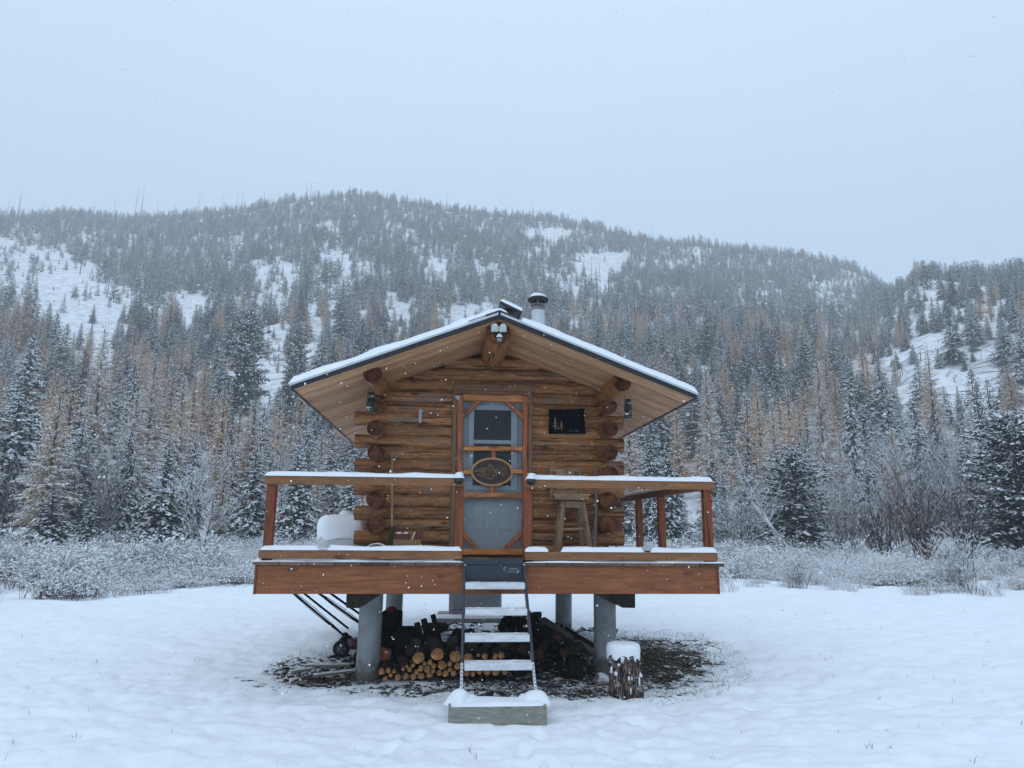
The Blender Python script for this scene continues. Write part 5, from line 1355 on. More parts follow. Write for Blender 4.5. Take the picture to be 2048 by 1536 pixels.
tr_ = random.Random(17)
GL = 'snowy spruces along the meadow edge left of the cabin'; GR = 'snowy spruces along the meadow edge right of the cabin'
LL = 'snow laden spruce, one of the row along the meadow edge left of the cabin'; LR = 'snow laden spruce, one of the row along the meadow edge right of the cabin'
KL = 'frosted tan larch standing among the first spruces left of the cabin'; KR = 'frosted tan larch standing among the first spruces right of the cabin'
FRONT = [
    (-28.01, 57, 10.58, 2.45, 'larch', 'broad pale tan larch with sweeping lower boughs at the far left meadow edge'),
    (-25.58, 72, 19.11, 2.7, 'larch', 'tall slender tan larch rising behind the broad one at far left'),
    (-29.78, 84, 20.47, 3.6, 'spruce', 'tall dark spruce filling the left picture edge behind the broad larch'),
    (-27.59, 49, 4.11, 1.66, 'spruce', 'bushy young spruce in front of the broad larch at far left'),
    (-25.29, 46, 3.41, 1.18, 'spruce', 'smallest conical spruce at the meadow edge, right of the bushy young one'),
    (-23.33, 60, 8.97, 2.25, 'spruce', None), (-20.92, 53, 7.67, 2.46, 'spruce', 'wide heavily laden spruce just left of the bare frosted tree'),
    (-19.1, 61, 9.03, 1.85, 'spruce', None), (-16.69, 68, 11.63, 1.82, 'spruce', None),
    (-17.03, 64, 9.04, 1.33, 'larch', 'small pale larch above the bare frosted tree'),
    (-14.79, 58, 7.96, 2.28, 'spruce', None), (-11.69, 55, 7.59, 2.46, 'spruce', 'wide spruce framed by the left end of the deck railing'),
    (-9.38, 63, 9.76, 2.25, 'spruce', None), (-7.7, 56, 7.27, 1.8, 'spruce', 'snowy spruce close against the left log ends'),
    (-23.49, 80, 16.67, 2.72, 'spruce', None), (-20.18, 85, 18.16, 2.74, 'larch', None), (-22.25, 95, 22.48, 3.23, 'larch', None),
    (-28.7, 62, 7.66, 1.77, 'spruce', None), (-26.45, 66, 9.82, 1.77, 'larch', None),
    (15.65, 60, 10.1, 1.82, 'spruce', 'snowy spruce close against the right log ends'), (16.97, 57, 9.25, 2.04, 'spruce', None), (20.32, 59, 7.9, 2.0, 'spruce', 'snowy spruce seen just outside the right corner post'),
    (23.04, 63, 8.59, 2.14, 'spruce', None), (26.25, 51, 7.13, 3.2, 'pine', 'broad dark pine behind the leaning birch'),
    (28.38, 76, 18.62, 2.31, 'larch', 'tall golden larch directly behind the broad dark pine'), (30.5, 74, 16.59, 1.98, 'spruce', None), (31.2, 60, 7.45, 1.5, 'spruce', None),
    (33.01, 68, 10.45, 1.95, 'larch', None), (34.52, 72, 13.51, 2.45, 'spruce', None), (37.28, 64, 9.41, 1.95, 'spruce', None),
    (39.87, 45, 7.85, 3.06, 'pine', 'large dark pine cut off by the right picture edge'), (38.52, 74, 14.22, 2.51, 'spruce', 'tall spruce behind the large pine at far right'),
    (29.53, 66, 9.16, 1.77, 'larch', None), (25.15, 78, 14.95, 2.37, 'larch', None), (26.87, 66, 10.16, 1.42, 'spruce', None), (32.86, 80, 16.56, 2.29, 'spruce', None),
    (-16.3, 138, 42.0, 5.2, 'pine', 'biggest dark green pine rising above the forest left of the roof'), (-12.4, 140, 40.5, 3.4, 'pine', 'second big dark pine, between the biggest one and the roof'),
    (35.7, 95, 23.01, 2.38, 'larch', None), (20.51, 90, 21.79, 2.58, 'larch', None), (23.04, 86, 18.85, 2.15, 'spruce', None)]
taken = []
for az, D, H, rad, kind, lab in FRONT:
    x, y = polar(az, D); gzv = float(height_far(np.array(x), np.array(y)))
    left = az < 0; grp = None
    if lab is None:
        lab = (KL if left else KR) if kind == 'larch' else (LL if left else LR)
        grp = ('larches by the meadow edge left of the cabin' if left else 'larches by the meadow edge right of the cabin') if kind == 'larch' else (GL if left else GR)
    put_tree(kind, x, y, max(3.2, H - gzv), rad, lab, grp, NEAR, tr_)
    taken.append((x, y))
taken = np.array(taken)

# the forest: positions by chance, thinned in the open snowy glades
GLADES = [(-30.79, 0.298, 4.43, 0.034, .86), (-26.96, 0.2758, 3.45, 0.0257, .86), (-20.31, 0.2914, 2.1, 0.0151, .95), (-14.51, 0.3372, 2.09, 0.0292, .75), (-9.56, 0.3695, 1.8, 0.0189, .8), (-1.35, 0.3765, 1.68, 0.014, .85), (7.75, 0.4323, 2.56, 0.0064, .97), (12.38, 0.3905, 2.29, 0.0086, .97), (19.37, 0.392, 2.37, 0.0046, .7), (30.25, 0.322, 2.04, 0.0063, .7), (35.98, 0.215, 1.9, 0.020, .95), (33.94, 0.190, 2.2, 0.0200, .92), (38.96, 0.198, 1.26, 0.018, .9), (37.71, 0.1616, 1.7, 0.0304, .7), (-4.51, 0.2936, 1.63, 0.03, .7), (19.72, 0.2149, 1.53, 0.0099, .9), (-15.04, 0.1944, 2.21, 0.0344, .5), (9.21, 0.3596, 1.68, 0.0116, .5), (1.68, 0.2979, 2.92, 0.0228, .7), (-13.74, 0.2381, 1.5, 0.0282, .5)]
_gr = random.Random(4)
for _ in range(26):
    a_ = _gr.uniform(-28, 30); GLADES.append((a_, _gr.uniform(.26, .95) * float(np.interp(a_, _AZ, _TR)), _gr.uniform(.5, 1.7), _gr.uniform(.003, .010), _gr.uniform(.5, .8)))
g = np.random.default_rng(5)
N = 53000
az = g.uniform(-54, 66, N); D = np.sqrt(g.uniform(57 ** 2, 625 ** 2, N))
x = CAM[0] + D * np.sin(np.radians(az)); y = CAM[1] + D * np.cos(np.radians(az))
z = height_far(x, y)
# stand the nearest fringe back a little, unevenly
keep = D > 60 + 6 * fbm(x / 9, y / 9, 71, 2)
# slope steepness hides what stands behind the crest
tanb = (z - 1.6) / D
dens = np.interp(D, [57, 110, 200, 320, 450, 625], [.68, .62, .60, .72, .88, .80])
dens = dens * np.clip(1 + .9 * fbm(x / 28, y / 28, 81, 3), .25, 1.3)
for ga, gt, ra, rt, p in GLADES:
    hd = np.interp(gt, [.15, .2, .3, .4, .45], [.085, .07, .045, .026, .02]); vv = tanb - gt
    q = ((az - ga + 8 * vv * np.sign(gt - .25)) / (ra * .98)) ** 2 + (vv / np.where(vv < 0, rt + hd, rt * 1.1)) ** 2
    q = q + 1.5 * fbm(x / 10, y / 10, 91, 3)
    dens = np.where(q < 1, dens * (1 - p), dens)
keep &= g.random(N) < dens
x, y, z, D, az, tanb = (a[keep] for a in (x, y, z, D, az, tanb))
# keep stems a few metres apart (near ones further)
cell = {}
ok = np.ones(len(x), bool)
order = np.argsort(D)
for i in order:
    s = 4.2 if D[i] < 120 else 3.1 if D[i] < 300 else 2.4
    c = (int(x[i] // 3), int(y[i] // 3)); bad = False
    for a in (-1, 0, 1):
        for b in (-1, 0, 1):
            for j in cell.get((c[0] + a, c[1] + b), ()):
                if (x[i] - x[j]) ** 2 + (y[i] - y[j]) ** 2 < s * s: bad = True; break
            if bad: break
        if bad: break
    if bad: ok[i] = False
    else: cell.setdefault(c, []).append(i)
    if ok[i] and D[i] < 100 and (((taken[:, 0] - x[i]) ** 2 + (taken[:, 1] - y[i]) ** 2) < 6).any(): ok[i] = False
x, y, z, D, az, tanb = (a[ok] for a in (x, y, z, D, az, tanb))
n = len(x)
H = np.interp(D, [57, 90, 150, 250, 350, 500, 625], [8.5, 11.0, 11.8, 10.2, 8.8, 7.8, 8.4]) * g.uniform(.45, 1.32, n)
spur = (az > 29) & (D > 180) & (D < 320)
H = np.where(spur, H * .72, H)
# larches: clumps on the bench and along the spur's shoulder, none on the upper mountain
pl = np.interp(D, [57, 90, 220, 260, 300], [.20, .32, .30, .10, .0]) * np.clip(1 + 1.6 * fbm(x / 22, y / 22, 101, 2), 0, 2.4)
pl = np.where((az > 8) & (az < 33) & (D > 185) & (D < 290), .34, pl)
pl = np.where(az > 33, pl * .45, pl); pl = np.where((az < -9) & (D < 150), pl * 1.35, pl)
is_l = g.random(n) < pl
gl_near = np.zeros(n, bool)
for ga, gt, ra, rt, p in GLADES:
    gl_near |= (((az - ga) / ra) ** 2 + ((tanb - gt) / rt) ** 2) < 1
H = np.where(gl_near, H * g.uniform(.4, .8, n), H)
size = H / D
inview = (az > -31.5) & (az < 41.0)
px = 1024 + 1426 * np.tan(np.radians(az - 4.8))
hid = (px > 720) & (px < 1250) & (tanb < .27)
cand = np.where(inview & ~hid, size, 0)
pick_s = set(np.argsort(np.where(is_l, 0, cand))[::-1][:262].tolist()); pick_l = set(np.argsort(np.where(is_l, cand, 0))[::-1][:215].tolist())
def zone(a, d, kind):
    side = 'left of the cabin' if a < 4 else 'right of the cabin'
    if kind == 'larch': return ('frosted golden larch within the lower forest %s' % side, 'larches in the lower forest %s' % side)
    if d < 100: return ('snow dusted spruce deep in the lower forest %s' % side, 'spruces in the lower forest %s' % side)
    return ('snow dusted spruce on the wooded bench above the lower forest %s' % side, 'spruces on the bench %s' % side)
for i in sorted(pick_s | pick_l, key=lambda i: D[i]):
    kind = 'larch' if is_l[i] else 'spruce'
    lab, grp = zone(az[i], D[i], kind)
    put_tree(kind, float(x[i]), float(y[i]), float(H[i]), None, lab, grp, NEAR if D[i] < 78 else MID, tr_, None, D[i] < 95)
rest = np.array([i for i in range(n) if i not in pick_s and i not in pick_l])

def scatter(name, sources, P, scale, rot, idx, label):
    """ONE stuff object: points that carry whole plants"""
    me = bpy.data.meshes.new(name)
    me.vertices.add(len(P)); me.vertices.foreach_set('co', np.ascontiguousarray(P, dtype=np.float32).ravel())
    a = me.attributes.new('sc', 'FLOAT_VECTOR', 'POINT'); a.data.foreach_set('vector', np.ascontiguousarray(scale, dtype=np.float32).ravel())
    a = me.attributes.new('rt', 'FLOAT_VECTOR', 'POINT'); a.data.foreach_set('vector', np.ascontiguousarray(rot, dtype=np.float32).ravel())
    a = me.attributes.new('ix', 'INT', 'POINT'); a.data.foreach_set('value', np.ascontiguousarray(idx, dtype=np.int32))
    o = bpy.data.objects.new(name, me); COL.objects.link(o)
    ng = bpy.data.node_groups.new(name, 'GeometryNodeTree')
    ng.interface.new_socket('Geometry', in_out='INPUT', socket_type='NodeSocketGeometry'); ng.interface.new_socket('Geometry', in_out='OUTPUT', socket_type='NodeSocketGeometry')
    gi = ng.nodes.new('NodeGroupInput'); go = ng.nodes.new('NodeGroupOutput'); jn = ng.nodes.new('GeometryNodeJoinGeometry')
    def attr(nm, ty):
        k = ng.nodes.new('GeometryNodeInputNamedAttribute'); k.data_type = ty; k.inputs['Name'].default_value = nm; return k.outputs['Attribute']
    s_, r_, i_ = attr('sc', 'FLOAT_VECTOR'), attr('rt', 'FLOAT_VECTOR'), attr('ix', 'INT')
    for k, mesh in enumerate(sources):
        so = bpy.data.objects.new(name + '_source', mesh)
        oi = ng.nodes.new('GeometryNodeObjectInfo'); oi.inputs['Object'].default_value = so; oi.inputs['As Instance'].default_value = True
        cp = ng.nodes.new('FunctionNodeCompare'); cp.data_type = 'INT'; cp.operation = 'EQUAL'
        ng.links.new(i_, cp.inputs[2]); cp.inputs[3].default_value = k
        ip = ng.nodes.new('GeometryNodeInstanceOnPoints')
        ng.links.new(gi.outputs[0], ip.inputs['Points']); ng.links.new(cp.outputs['Result'], ip.inputs['Selection']); ng.links.new(oi.outputs['Geometry'], ip.inputs['Instance'])
        ng.links.new(r_, ip.inputs['Rotation']); ng.links.new(s_, ip.inputs['Scale']); ng.links.new(ip.outputs[0], jn.inputs[0])
    ng.links.new(jn.outputs[0], go.inputs[0])
    md = o.modifiers.new('scatter', 'NODES'); md.node_group = ng
    o['kind'] = 'stuff'; o['label'] = label
    return o

srcs = MID['spruce'] + FAR['spruce'] + MID['larch'] + FAR['larch']
nMS, nFS, nML = len(MID['spruce']), len(FAR['spruce']), len(MID['larch'])
ri = rest; m = len(ri)
far = D[ri] > 260
idx = np.where(is_l[ri], np.where(far, nMS + nFS + nML, nMS + nFS + g.integers(0, nML, m)), np.where(far, nMS + g.integers(0, nFS, m), g.integers(0, nMS, m)))
h0 = np.array([s['H'] for s in srcs])[idx]
sz_ = H[ri] / h0; wd = sz_ * g.uniform(.90, 1.45, m)
scatter('forest', [s['whole'] for s in srcs], np.stack([x[ri], y[ri], z[ri] - .2], 1), np.stack([wd, wd, sz_], 1), np.stack([np.zeros(m), np.zeros(m), g.uniform(0, 6.283, m)], 1), idx, 'dense snowy conifer forest covering the mountainside')
FOREST_N = (n, m)

# dead standing trunks on the skyline and on the slope
SN = [(-31.86, 0.3991, 0.3707), (-27.45, 0.4063, 0.389), (-24.88, 0.4406, 0.4026), (-24.48, 0.441, 0.4042), (-30.5, 0.3929, 0.375), (-32.43, 0.3863, 0.3676), (-26.15, 0.4137, 0.3934), (-23.29, 0.4296, 0.4065), (-20.58, 0.4514, 0.4226), (-18.87, 0.4594, 0.4345), (-17.44, 0.4668, 0.4422), (-15.84, 0.4745, 0.4519), (-14.66, 0.472, 0.4553), (-12.57, 0.4922, 0.4706), (-12.25, 0.4947, 0.4729), (-5.38, 0.4998, 0.4846), (-1.03, 0.5001, 0.4823), (6.46, 0.4872, 0.471), (16.53, 0.4446, 0.4251), (20.32, 0.4265, 0.4173), (-22.2, 0.4341, 0.4128), (-17.83, 0.4616, 0.4409)]
SPEC = {0: 'thickest dead trunk on the skyline at the left edge of the photo', 2: 'left one of two tall dead trunks close together on the skyline', 3: 'right one of two tall dead trunks close together on the skyline'}
def snag_mesh(seed, Hh, r):
    V, F = trunk_arr(Hh, r, seed, .004, 6, 1.0)
    gg = np.random.default_rng(seed); V = [tuple(v) for v in V]; F = [tuple(f) for f in F]
    for k in range(7):
        zz = Hh * gg.uniform(.35, .97); a = gg.uniform(0, 6.28); l = gg.uniform(.3, .9); b = len(V)
        V += [(0, 0, zz - .05), (0, 0, zz + .05), (l * math.cos(a), l * math.sin(a), zz + l * .3)]; F += [(b, b + 1, b + 2)]
    return npmesh('dead_trunk', np.array(V), np.array(F), None, ('snag',))
sm = [snag_mesh(s, 12.0, .20) for s in range(3)]
def snag(az_, Dd, top, label, group, rk=1.0):
    X, Y = polar(az_, Dd); gz_ = float(height_far(np.array(X), np.array(Y)))
    hh = max(5, 1.6 + top * Dd - gz_)
    o = bpy.data.objects.new('dead_trunk', sm[tr_.randrange(3)]); COL.objects.link(o)
    o.location = (X, Y, gz_ - .3); o.scale = (rk, rk, hh / 12.0); o.rotation_euler = (tr_.uniform(-.05, .05), tr_.uniform(-.05, .05), tr_.uniform(0, 6)); tag(o, label, 'dead tree', group)
for i, (a, tp, bs) in enumerate(SN):
    snag(a, 535 + 20 * tr_.random(), tp, SPEC.get(i, 'thin dead trunk standing up out of the ridge trees on the skyline'), None if i in SPEC else 'dead trunks on the skyline', 1.9 if i == 0 else 1.5 if i in (1, 2, 3) else 1.1)
for i in range(34):
    a = tr_.uniform(-31, 30); Dd = tr_.uniform(260, 500); X, Y = polar(a, Dd); gz_ = float(height_far(np.array(X), np.array(Y)))
    snag(a, Dd, (gz_ + tr_.uniform(9, 19) - 1.6) / Dd, 'dark dead trunk standing on the mountain slope below the skyline', 'dead trunks on the slope', 1.1)
for (a, Dd, hh) in ((21.0, 165, 17), (14.9, 205, 22), (5.9, 215, 17), (-12.0, 230, 16), (-29.2, 215, 10), (-26.6, 225, 11), (-24.3, 240, 13), (-31.2, 205, 9)):
    X, Y = polar(a, Dd); gz_ = float(height_far(np.array(X), np.array(Y))); snag(a, Dd, (gz_ + hh - 1.6) / Dd, 'bare dark trunk rising from the bench between the conifers', 'bare trunks on the bench', 1.2)

# ------------------------------------------------------------------ bare trees and shrubs
def bare(seed, H, spread, stems, depth, snow=.6, lean=(0, 0), r0=None, droop=.0, mk='twig'):
    gg = random.Random(seed); V = []; F = []; MI = []
    def seg(a, b, ra, rb, mat):
        d = (b - a)
        if d.length < 1e-4: return
        dn = d.normalized(); ref = Vector((0, 0, 1)) if abs(dn.z) < .9 else Vector((1, 0, 0)); u = ref.cross(dn).normalized(); w = dn.cross(u); k = len(V)
        for p, r in ((a, ra), (b, rb)):
            for j in range(3): t = 2.094 * j + .5; q = p + u * (r * math.cos(t)) + w * (r * math.sin(t)); V.append(tuple(q))
        for j in range(3):
            j2 = (j + 1) % 3; F.append((k + j, k + j2, k + 3 + j2)); F.append((k + j, k + 3 + j2, k + 3 + j)); MI.extend([mat, mat])
    def grow(p, d, L_, r, lev):
        n = 4 if lev > 0 else 3; a = p
        for i in range(n):
            d = (d + Vector((gg.gauss(0, .13), gg.gauss(0, .13), gg.gauss(.04 - droop * (1 if lev < 2 else 0), .08)))).normalized()
            b = a + d * (L_ / n); ra, rb = r * (1 - .6 * i / n), r * (1 - .6 * (i + 1) / n)
            seg(a, b, ra, rb, 0)
            if gg.random() < snow and abs(d.z) < .93: o = Vector((0, 0, max(ra, .008) * .9)); seg(a + o, b + o, max(ra, .008) * 1.0, max(rb, .007) * 1.0, 1)
            if lev > 0:
                for _ in range(2 if gg.random() < .7 else 1):
                    ax = Vector((gg.gauss(0, 1), gg.gauss(0, 1), gg.gauss(0, .5) + .25)).normalized()
                    nd = (d * gg.uniform(.5, 1.0) + ax * gg.uniform(.45, .85) * spread).normalized()
                    grow(b, nd, L_ * gg.uniform(.42, .66), rb * .62, lev - 1)
            a = b
    for s in range(stems):
        aa = gg.uniform(0, 6.283); rr_ = gg.uniform(0, .12) * stems ** .5
        d = Vector((lean[0] + gg.gauss(0, .22 * spread), lean[1] + gg.gauss(0, .22 * spread), 1)).normalized()
        grow(Vector((rr_ * math.cos(aa), rr_ * math.sin(aa), -.05)), d, H * gg.uniform(.62, .85), r0 or H * .011, depth)
    return npmesh('bare_shrub', np.array(V), np.array(F), np.array(MI), (mk, 'needle_snow'))
def place_mesh(name, mesh, az_, Dd, label, cat, group=None, rot=0.0, sc=1.0):
    X, Y = polar(az_, Dd); o = bpy.data.objects.new(name, mesh); COL.objects.link(o); o.location = (X, Y, float(ground_z(X, Y))); o.rotation_euler = (0, 0, rot); o.scale = (sc, sc, sc); return tag(o, label, cat, group)
place_mesh('bare_tree', bare(1, 4.4, 1.0, 2, 3, .75, r0=.06), -18.1, 38, 'small bare frosted tree standing alone in the meadow brush left of the deck', 'bare tree')
place_mesh('willow_clump', bare(2, 3.9, 1.15, 9, 2, .75, r0=.030, droop=.03), 22.3, 46, 'rounded frosted willow clump just right of the deck corner post', 'shrub')
place_mesh('willow_clump', bare(12, 3.2, 1.15, 8, 2, .75, r0=.028, droop=.03), 20.0, 47, 'low frosted willow clump seen through the right side posts', 'shrub')
b_ = bare(3, 5.2, .9, 1, 2, .95, lean=(-.50, -.05), r0=.11, droop=.02, mk='birch'); place_mesh('leaning_birch', b_, 26.2, 43, 'slender white birch leaning left in front of the broad dark pine', 'birch')
place_mesh('bare_thicket', bare(4, 4.7, .75, 16, 2, .14, r0=.034, mk='twig_red'), 34.3, 40, 'tallest dark reddish thicket of bare stems at the right meadow edge', 'thicket')
place_mesh('bare_thicket', bare(5, 4.0, .8, 13, 2, .16, r0=.032, mk='twig_red'), 31.8, 43, 'dark bare thicket left of the tallest one at the right meadow edge', 'thicket')
place_mesh('bare_thicket', bare(6, 4.2, .8, 13, 2, .2, r0=.030, mk='twig'), 36.9, 44, 'dark bare thicket between the tallest one and the large pine at far right', 'thicket')
place_mesh('bare_thicket', bare(7, 4.2, .9, 14, 2, .7, r0=.028), 29.3, 49, 'misty grey thicket right of the leaning birch', 'thicket')
AL = [bare(20 + i, 6.0, .85, 7, 2, .75, r0=.035) for i in range(3)]
ag = random.Random(9); na_ = 0
for k in range(400):
    a = ag.uniform(-31, 40); Dd = ag.uniform(56, 120); X, Y = polar(a, Dd)
    pxx = 1024 + 1426 * math.tan(R(a - 4.8))
    if 730 < pxx < 1235: continue
    if fbm(np.array(X / 18), np.array(Y / 18), 33, 2) < -.05 and not (-17 < a < -8): continue
    o = place_mesh('bare_alder', AL[ag.randrange(3)], a, Dd, 'grey frosted alder clump between the conifers %s the cabin' % ('left of' if a < 4 else 'right of'), 'bare tree', 'bare alders %s the cabin' % ('left of' if a < 4 else 'right of'), ag.uniform(0, 6.28), ag.uniform(.7, 1.35))
    na_ += 1
    if na_ >= 46: break

# fallen trunks, stubs and small shrubs on the open glades
dg = np.random.default_rng(77); V = []; F = []
for _ in range(800):
    ga, gt, ra, rt, p = GLADES[dg.integers(len(GLADES))]
    a = ga + ra * 1.1 * dg.normal(0, .55); tt = gt + (rt + .01) * dg.normal(-.2, .6); Ds = np.linspace(90, 560, 160); xs_, ys_ = CAM[0] + Ds * math.sin(R(a)), CAM[1] + Ds * math.cos(R(a))
    tv = (height_far(xs_, ys_) - 1.6) / Ds; k = int(np.argmax(tv > tt))
    if k == 0: continue
    X, Y = float(xs_[k]), float(ys_[k]); hh = lambda u, v: float(height_far(np.array(u), np.array(v)))
    L_ = dg.uniform(.8, 5.0); b = dg.uniform(0, 6.283); up = dg.random() < .25
    A = Vector((X, Y, hh(X, Y) + .05)); B = Vector((X + L_ * math.cos(b), Y + L_ * math.sin(b), hh(X + L_ * math.cos(b), Y + L_ * math.sin(b)) + dg.uniform(.05, .5))) if not up else A + Vector((dg.normal(0, .1), dg.normal(0, .1), L_ * .45))
    r = dg.uniform(.05, .12); d = (B - A).normalized(); u = Vector((0, 0, 1)).cross(d); u = u.normalized() if u.length > .1 else Vector((1, 0, 0)); w = d.cross(u); k0 = len(V)
    for P_ in (A, B):
        for j in range(4): V.append(tuple(P_ + u * (r * math.cos(j * 1.5708)) + w * (r * math.sin(j * 1.5708))))
    for j in range(4): F.append([k0 + j, k0 + (j + 1) % 4, k0 + 4 + (j + 1) % 4, k0 + 4 + j])
o = bpy.data.objects.new('deadfall', npmesh('deadfall', np.array(V), np.array(F), None, ('deadfall',))); COL.objects.link(o); o['kind'] = 'stuff'; o['label'] = 'fallen trunks and stubs littering the open snowy glades'

# low brush over the far half of the meadow
def brush(seed, Hh, n_, snow, mk='brush'):
    gg = random.Random(seed); V = []; F = []; MI = []
    def strand(P, w):
        k = len(V); n = len(P)
        for q, p in enumerate(P):
            ww = w * (1 - .75 * q / (n - 1))
            for j in range(3): V.append((p[0] + ww * math.cos(j * 2.094 + .5), p[1] + ww * math.sin(j * 2.094 + .5), p[2]))
        for q in range(n - 1):
            for j in range(3):
                j2 = (j + 1) % 3; F.append((k + q * 3 + j, k + q * 3 + j2, k + q * 3 + 3 + j2)); F.append((k + q * 3 + j, k + q * 3 + 3 + j2, k + q * 3 + 3 + j)); MI.extend([0, 0])
    def frost(a, b, r):
        c = [(a[q] + b[q]) / 2 for q in range(3)]; d = Vector(b) - Vector(a); l = d.length / 2
        if l < 1e-4: return
        u = d.normalized(); s_ = Vector((0, 0, 1)).cross(u); s_ = s_.normalized() if s_.length > .1 else Vector((1, 0, 0)); t_ = u.cross(s_); k = len(V)
        c = Vector(c) + Vector((0, 0, r * .5))
        for p in (u * l, s_ * r, -u * l, -s_ * r, Vector((0, 0, r)), Vector((0, 0, -r * .5))): V.append(tuple(c + p))
        for f in ((0, 1, 4), (1, 2, 4), (2, 3, 4), (3, 0, 4), (1, 0, 5), (2, 1, 5), (3, 2, 5), (0, 3, 5)): F.append(tuple(k + q for q in f)); MI.append(1)
    for i in range(n_):
        a = gg.uniform(0, 6.283); r = .60 * gg.random() ** .55; x0, y0 = r * math.cos(a), r * math.sin(a); h = Hh * gg.uniform(.3, 1.0)
        lx, ly = gg.gauss(0, .30) * h, gg.gauss(0, .30) * h; bend = gg.uniform(0, .35)
        f = lambda t: (x0 + lx * t * t + .02 * math.sin(9 * t + i), y0 + ly * t * t + .02 * math.cos(8 * t + i), h * (t - bend * t * t))
        strand([f(0), f(.35), f(.7), f(1)], gg.uniform(.0035, .0065))
        if gg.random() < snow: frost(f(.5), f(.8), gg.uniform(.009, .018))
        if gg.random() < snow: frost(f(.78), f(1), gg.uniform(.010, .020))
        for _ in range(gg.randint(3, 7)):
            t = gg.uniform(.3, 1); q0 = f(t); a2 = gg.uniform(0, 6.28); l2 = gg.uniform(.05, .20)
            e2 = (q0[0] + l2 * math.cos(a2), q0[1] + l2 * math.sin(a2), q0[2] + l2 * gg.uniform(-.25, .9))
            strand([q0, tuple((q0[z_] + e2[z_]) / 2 + (0, 0, .012)[z_] for z_ in range(3)), e2], .003)
            if gg.random() < snow: frost(tuple(q0[z_] * .7 + e2[z_] * .3 for z_ in range(3)), e2, gg.uniform(.009, .021))
        if gg.random() < snow * .7: s = gg.uniform(.016, .040); puff(V, F, MI, f(gg.uniform(.7, 1)), (s, s, s * .8), gg.uniform(0, 3), gg)
    return npmesh('brush', np.array(V), np.array(F), np.array(MI), (mk, 'needle_snow'))
def puff(V, F, MI, c, s, a, gg):
    k = len(V); ca, sa = math.cos(a), math.sin(a)
    for p in ((1, 0, 0), (0, 1, 0), (-1, 0, 0), (0, -1, 0), (0, 0, 1), (0, 0, -.7)):
        X, Y, Z = p[0] * s[0], p[1] * s[1], p[2] * s[2]; V.append((c[0] + X * ca - Y * sa, c[1] + X * sa + Y * ca, c[2] + Z))
    for f in ((0, 1, 4), (1, 2, 4), (2, 3, 4), (3, 0, 4), (1, 0, 5), (2, 1, 5), (3, 2, 5), (0, 3, 5)): F.append(tuple(k + q for q in f)); MI.append(1)
BR = [brush(40 + i, .52 + .17 * (i % 3), 48 + 8 * (i % 2), .80 + .12 * (i % 2)) for i in range(4)] + [brush(50 + i, .62 + .12 * i, 54, .42, 'brush_dark') for i in range(3)]
g2 = np.random.default_rng(8); N = 20500
ba = g2.uniform(-52, 68, N); bD = np.sqrt(g2.uniform(15 ** 2, 62 ** 2, N))
dmin = np.interp(ba, [-52, -42, -29.6, -22.6, -14.6, -5, 12, 21, 24, 27.9, 33, 39.5, 52, 68], [13.5, 14.5, 16.6, 19.4, 22.0, 23.5, 22.5, 20.6, 21.6, 24.2, 23.0, 21.2, 19, 17])
X = CAM[0] + bD * np.sin(np.radians(ba)); Y = CAM[1] + bD * np.cos(np.radians(ba))
ed = bD - dmin + 1.4 + 2.6 * fbm(X / 2.4, Y / 2.4, 44, 3)
kp = (ed > 0) & (g2.random(N) < np.interp(bD, [15, 25, 40, 62], [1, .85, .6, .5]) * np.clip(ed / 6.0 + .06, 0, 1) * np.clip(.62 + 1.5 * fbm(X / 3.4, Y / 3.4, 46, 3), .08, 1)) & (height_far(X, Y) < 3)
X, Y, bD, ed = X[kp], Y[kp], bD[kp], ed[kp]; m = len(X)
s_ = g2.uniform(.5, 1.35, m) * np.clip(.34 + ed * .13, .34, 1.0) * np.clip(1 + 1.1 * fbm(X / 4, Y / 4, 47, 3), .55, 1.7)
scatter('meadow_brush', BR, np.stack([X, Y, ground_z(X, Y) - .02], 1), np.stack([s_ * 1.15, s_ * 1.15, s_], 1), np.stack([np.zeros(m), np.zeros(m), g2.uniform(0, 6.283, m)], 1), np.where(fbm(X / 4.5, Y / 4.5, 52, 3) + g2.normal(0, .18, m) > .10, 4 + g2.integers(0, 3, m), g2.integers(0, 4, m)), 'low snow covered brush over the far meadow')
# two bigger dark bushes standing out of the brush on the right
for i, (a, Dd, sc, lab) in enumerate(((36.3, 24.5, .9, 'dark twiggy bush sprouting from the brush at the right meadow edge'), (26.0, 23.0, .62, 'low dark bush at the brush edge just right of the deck'), (-24.8, 33, .7, 'small twiggy bush in the brush at far left'))):
    place_mesh('brush_bush', bare(60 + i, 1.5, 1.2, 16, 2, .35, r0=.012, mk='twig_red' if i < 2 else 'twig'), a, Dd, lab, 'bush', None, 0, sc)

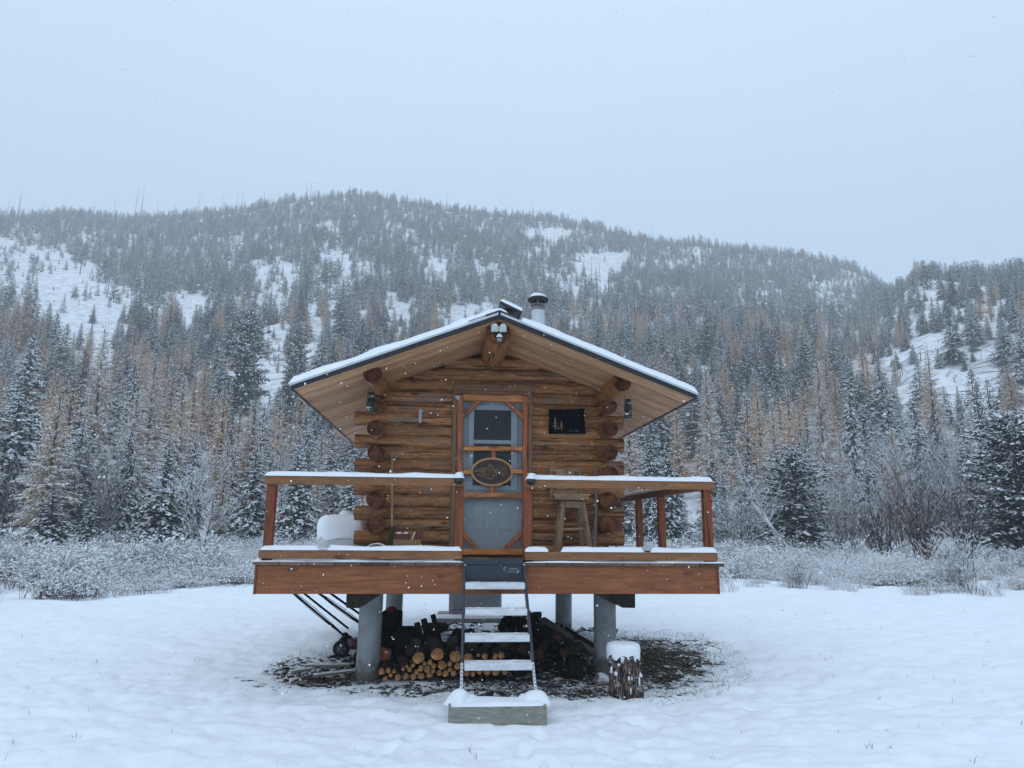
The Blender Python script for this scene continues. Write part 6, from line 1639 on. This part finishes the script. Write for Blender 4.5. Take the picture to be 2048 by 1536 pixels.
# ------------------------------------------------------------------ falling snow
g3 = np.random.default_rng(21)
P1 = np.stack([g3.uniform(-7, 8, 9500), g3.uniform(-6.3, 1.15, 9500), g3.uniform(.05, 7, 9500)], 1); r1 = np.clip(g3.lognormal(math.log(.0036), .45, 9500), 0, .0075)
P2 = np.stack([g3.uniform(-30, 32, 9000), g3.uniform(1.2, 45, 9000), g3.uniform(.1, 26, 9000)], 1); r2 = np.clip(g3.lognormal(math.log(.0062), .35, 9000), 0, .0105)
ins = (P2[:, 0] > -2.7) & (P2[:, 0] < 2.6) & (P2[:, 1] < 5.6) & (P2[:, 2] < 5.4)
P = np.concatenate([P1, P2[~ins]]); rr = np.concatenate([r1, r2[~ins]])
dc = np.linalg.norm(P - np.array(CAM), axis=1); kp = (dc > 2.4) & (rr < .0022 * dc); P, rr = P[kp], rr[kp]
OV = np.array([(1, 0, 0), (-1, 0, 0), (0, 1, 0), (0, -1, 0), (0, 0, 1), (0, 0, -1)], float); OF = np.array([(0, 2, 4), (2, 1, 4), (1, 3, 4), (3, 0, 4), (2, 0, 5), (1, 2, 5), (3, 1, 5), (0, 3, 5)])
m = len(P); jit = g3.uniform(.6, 1.3, (m, 6, 1))
V = P[:, None] + OV[None] * jit * rr[:, None, None]
F = (OF[None] + np.arange(m)[:, None, None] * 6).reshape(-1, 3)
o = bpy.data.objects.new('falling_snow', npmesh('falling_snow', V.reshape(-1, 3), F, None, ('flake',), True)); COL.objects.link(o)
o['kind'] = 'stuff'; o['label'] = 'snowflakes drifting down in front of the cabin'

# ------------------------------------------------------------------ haze
hz = bpy.data.materials.new('snowy_haze'); hz.use_nodes = True; hz.node_tree.nodes.clear()
ho = hz.node_tree.nodes.new('ShaderNodeOutputMaterial'); hv = hz.node_tree.nodes.new('ShaderNodeVolumePrincipled')
hv.inputs['Color'].default_value = (.93, .95, .97, 1); hv.inputs['Density'].default_value = HAZE; hv.inputs['Anisotropy'].default_value = 0.0
hz.node_tree.links.new(hv.outputs[0], ho.inputs['Volume'])
mb = MB(); mb.box(-1040, 1040, -1040, 1040, -1.6, 312); M['haze'] = hz
o = mb.build('haze', ['haze']); o['kind'] = 'stuff'; o['label'] = 'pale snowy haze over the valley'; o.display_type = 'WIRE'
print('TREES', FOREST_N, 'alders', na_, 'brush', m)
